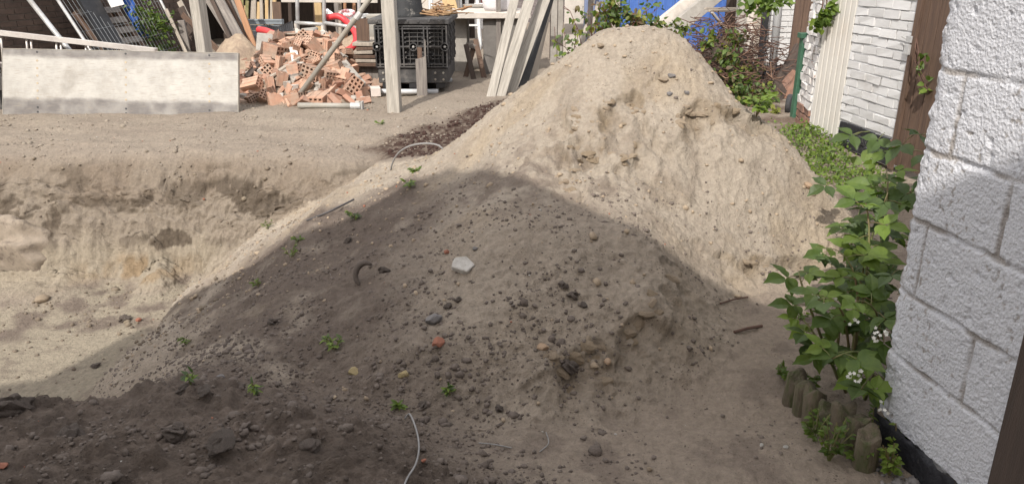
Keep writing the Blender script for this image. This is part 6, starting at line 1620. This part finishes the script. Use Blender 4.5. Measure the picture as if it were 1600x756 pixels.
# cables, hose and rod
def cable(name, pix, r, mt, label, cat, lift=0.0):
    P_ = []
    for px, py, up in pix:
        h_ = hit(px, py); P_.append(h_ + Vector((0, 0, r + up)))
    dense = []
    for i in range(len(P_) - 1):
        p0, p1, p2, p3 = P_[max(i - 1, 0)], P_[i], P_[i + 1], P_[min(i + 2, len(P_) - 1)]
        for k in range(8):
            t = k / 8; dense.append(.5 * ((2 * p1) + (-p0 + p2) * t + (2 * p0 - 5 * p1 + 4 * p2 - p3) * t * t + (-p0 + 3 * p1 - 3 * p2 + p3) * t ** 3))
    dense.append(P_[-1]); m = MB(); m.tube(dense, r, 8)
    return tag(m.build(name, mt, None, smooth=True, origin=P_[0]), label, cat)
a = hit(610, 266); b = hit(694, 232)
def arch(name, a, b, h, r, mt, label, cat, skew=(0, 0, 0)):
    m = MB(); P_ = [a.lerp(b, t) + Vector((0, 0, h * (4 * t * (1 - t)) ** .6)) + Vector(skew) * math.sin(math.pi * t) for t in np.linspace(0, 1, 18)]
    m.tube([p - a for p in P_], r, 8); o = m.build(name, mt, None, smooth=True); o.location = a; return tag(o, label, cat)
arch("grey_hose", a - Vector((0, 0, .02)), b - Vector((0, 0, .02)), .105, .0062, M_CABLE, "grey hose bent in an arch out of the soil beside the sand pile", "hose", (-.06, 0, 0))
cable("dark_rod", [(480, 346, .0), (515, 335, .012), (553, 316, .012)], .0065, M_BLACKROD, "thin dark rod lying on the sunny slope above the pit", "rod")
cable("grey_cable", [(633, 655, .0), (641, 657, .022), (651, 680, .014), (655, 705, .010), (650, 730, .010), (636, 760, .010), (622, 790, .0)], .0032, M_CABLE, "pale grey cable curving down the near dark mound", "cable")
cable("wire", [(748, 694, .004), (772, 697, .006), (800, 702, .003)], .002, M_CABLE, "short pale wire on the near ground right of the cable", "wire")
cable("wire", [(853, 678, .004), (857, 695, .006), (843, 708, .003)], .0018, M_CABLE, "thin curved wire on the near bare ground", "wire")
cable("white_pipe", [(868, 96, .02), (858, 84, .05), (874, 74, .06)], .04, M_WHITESTEEL, "white plastic pipe end poking out behind the left flank of the pile", "pipe") if False else None
p = D(863, 90, 8.0); pole("white_pipe", [Vector((p.x - .04, 7.7, .05)), Vector((p.x + .02, 8.1, .30)), Vector((p.x + .10, 8.3, .40))], .055, M_WHITESTEEL, "white plastic pipe end poking up behind the left flank of the pile", "pipe")
for px, py, w_, lb_ in [(1172, 515, .05, "splinter of dark bark on the bare ground below the lobe"), (1150, 470, .07, "thin twig lying at the foot of the lobe")]:
    a = hit(px - 25, py + 6); b = hit(px + 18, py - 4); m = MB(); m.tube([a + Vector((0, 0, .006)), a.lerp(b, .5) + Vector((0, 0, .010)), b + Vector((0, 0, .006))], .004 if w_ > .06 else .007, 6); tag(m.build("twig", M_STEMBROWN, None, origin=a), lb_, "twig")

# crumbs of soil and grit strewn over everything: far too many to count
import bmesh as _bm
bm = _bm.new(); _bm.ops.create_icosphere(bm, subdivisions=1, radius=1.0); ICO_V = np.array([v.co[:] for v in bm.verts]); ICO_F = np.array([[v.index for v in f.verts] for f in bm.faces]); bm.free()
def crumbs(name, xs_, ys_, sizes, mt, label, seed):
    rs = np.random.default_rng(seed); n = len(xs_); xs_, ys_, zs_ = surface(xs_, ys_)
    nv = len(ICO_V)
    sc = sizes[:, None, None] * rs.uniform(.6, 1.3, (n, 1, 3)) * np.array([1, 1, .8])
    j = 1 + rs.uniform(-.32, .32, (n, nv, 1))
    v = ICO_V[None] * j * sc
    an = rs.uniform(0, 6.28, n); ca, sa = np.cos(an)[:, None], np.sin(an)[:, None]
    vx = v[..., 0] * ca - v[..., 1] * sa; vy = v[..., 0] * sa + v[..., 1] * ca
    co = np.stack([vx + xs_[:, None], vy + ys_[:, None], v[..., 2] + (zs_ + sizes * .12)[:, None]], -1).reshape(-1, 3)
    f = (ICO_F[None] + (np.arange(n) * nv)[:, None, None]).reshape(-1, 3)
    me = bpy.data.meshes.new(name); me.vertices.add(len(co)); me.vertices.foreach_set("co", co.ravel().astype(np.float32))
    me.loops.add(f.size); me.loops.foreach_set("vertex_index", f.ravel().astype(np.int32)); me.polygons.add(len(f)); me.polygons.foreach_set("loop_start", np.arange(0, f.size, 3, dtype=np.int32)); me.update(calc_edges=True)
    me.materials.append(mt)
    o = new_obj(name, me); tag(o, label, None, None, "stuff"); return o
def scatter(n, x0, x1, y0, y1, dens, seed):
    rs = np.random.default_rng(seed); x = rs.uniform(x0, x1, n); y = rs.uniform(y0, y1, n)
    k = rs.random(n) < np.clip(dens(x, y), 0, 1); return x[k], y[k], rs
def pileish(x, y):
    pm = inside(x, y, PILE, .05); lobe_ = sst(4.35, 3.5, y + .3 * fbm(x, y, 1.2, 2, 7)); cl = np.clip(.42 + 1.1 * fbm(x, y, 2.2, 3, 801), .03, 1)
    dark = sst(.1, -.7, x + .2 * fbm(x, y, 1.6, 2, 3))
    return pm * (.05 * cl + lobe_ * cl * (.55 + .45 * dark))
def moundish(x, y): return np.maximum(inside(x, y, MOUND, .1), sst(3.2, 2.5, y) * sst(.6, 0, x)) * np.clip(.5 + .9 * fbm(x, y, 2.5, 3, 811), .05, 1)
def pitish(x, y):
    zb = pit_height(x, y); fl = sst(-.9, -.98, zb); wall = sst(-.98, -.9, zb) * sst(0, -.1, zb)
    return np.clip(fl * sst(4.6, 5.4, y) * (.35 + .9 * fbm(x, y, 2.5, 3, 821)) + .10 * fl + wall * sst(-.62, -.5, zb) * .35 * np.clip(.5 + fbm(x, y, 3, 2, 5), 0, 1), 0, 1)
def yardish(x, y): return sst(6.1, 6.4, y) * np.clip(.25 + .8 * fbm(x, y, 1.5, 3, 831), .02, 1)
def frontish(x, y): return sst(-.5, .2, x) * (1 - inside(x, y, PILE, .05)) * np.clip(.10 + .8 * fbm(x, y, 2.0, 3, 841), .015, .6)
x, y, rs = scatter(34000, -2.7, 2.0, 2.1, 6.0, pileish, 1); crumbs("soil_crumbs", x, y, np.clip(rs.lognormal(math.log(.0046), .50, len(x)), .0025, .014), M_STONED, "dark crumbs of soil strewn over the near slope of the sand", 901)
x, y, rs = scatter(4200, -2.7, 2.0, 2.1, 6.0, lambda x, y: inside(x, y, PILE, .05) * (.12 + .43 * sst(3.3, 4.0, y)), 2); crumbs("sand_lumps", x, y, np.clip(rs.lognormal(math.log(.0062), .55, len(x)), .004, .024), M_SANDLUMP, "lumps of caked sand on the pile", 902)
x, y, rs = scatter(16000, -2.6, .5, 1.35, 3.2, moundish, 3); crumbs("mound_crumbs", x, y, np.clip(rs.lognormal(math.log(.0048), .58, len(x)), .0025, .024), M_STONED, "dark crumbs of soil on the near mound", 903)
x, y, rs = scatter(9000, -6.2, -1.5, 3.2, 6.5, pitish, 4); crumbs("pit_crumbs", x, y, np.clip(rs.lognormal(math.log(.0075), .55, len(x)), .004, .032), mat("pit_clod", (.145, .115, .09), .95, .25, 20, (.22, .18, .13), 6, .6, 60), "clods and crumbs fallen on the pit floor", 904)
x, y, rs = scatter(9000, -6.5, 1.0, 6.1, 8.8, yardish, 5); crumbs("yard_grit", x, y, np.clip(rs.lognormal(math.log(.0065), .55, len(x)), .004, .03), mat("grit", (.20, .165, .13), .95, .3, 20, (.30, .26, .21), 8, .6, 60), "grit and small stones on the trodden yard", 905)
x, y, rs = scatter(5000, -.4, 2.4, 1.5, 4.2, frontish, 6); crumbs("ground_grit", x, y, np.clip(rs.lognormal(math.log(.0036), .5, len(x)), .002, .014), M_STONED, "fine dark grit on the near bare ground", 906)
x, y, rs = scatter(420, -5.8, 2.0, 1.5, 8.6, lambda x, y: .5 + 0 * x, 7); crumbs("pale_chips", x, y, np.clip(rs.lognormal(math.log(.0030), .45, len(x)) * (.6 + y * .14), .002, .014), M_PLASTER, "pale chips of shell and plaster scattered in the soil", 907)
x, y, rs = scatter(180, -5.5, .8, 1.5, 8.6, lambda x, y: .6 + 0 * x, 8); crumbs("brick_crumbs", x, y, np.clip(rs.lognormal(math.log(.0035), .45, len(x)) * (.6 + y * .14), .002, .014), M_STONEO, "orange crumbs of brick scattered in the soil", 908)
x, y, rs = scatter(2600, -1.1, .6, 6.1, 9.4, lambda x, y: inside(x, y, MULCH, .08) * .9, 9); crumbs("mulch_crumbs", x, y, np.clip(rs.lognormal(math.log(.011), .4, len(x)), .005, .03), mat("mulch_bit", (.055, .030, .024), .95, .4, 20, rnd=.2), "dark red brown bits of mulch beside the pile", 909)
x, y, rs = scatter(700, 1.15, 1.42, 1.75, 2.25, lambda x, y: .8 + 0 * x, 10); crumbs("slate_chips", x, y, np.clip(rs.lognormal(math.log(.008), .4, len(x)), .004, .018), M_STONEG, "grey slate chips at the foot of the black base", 910)
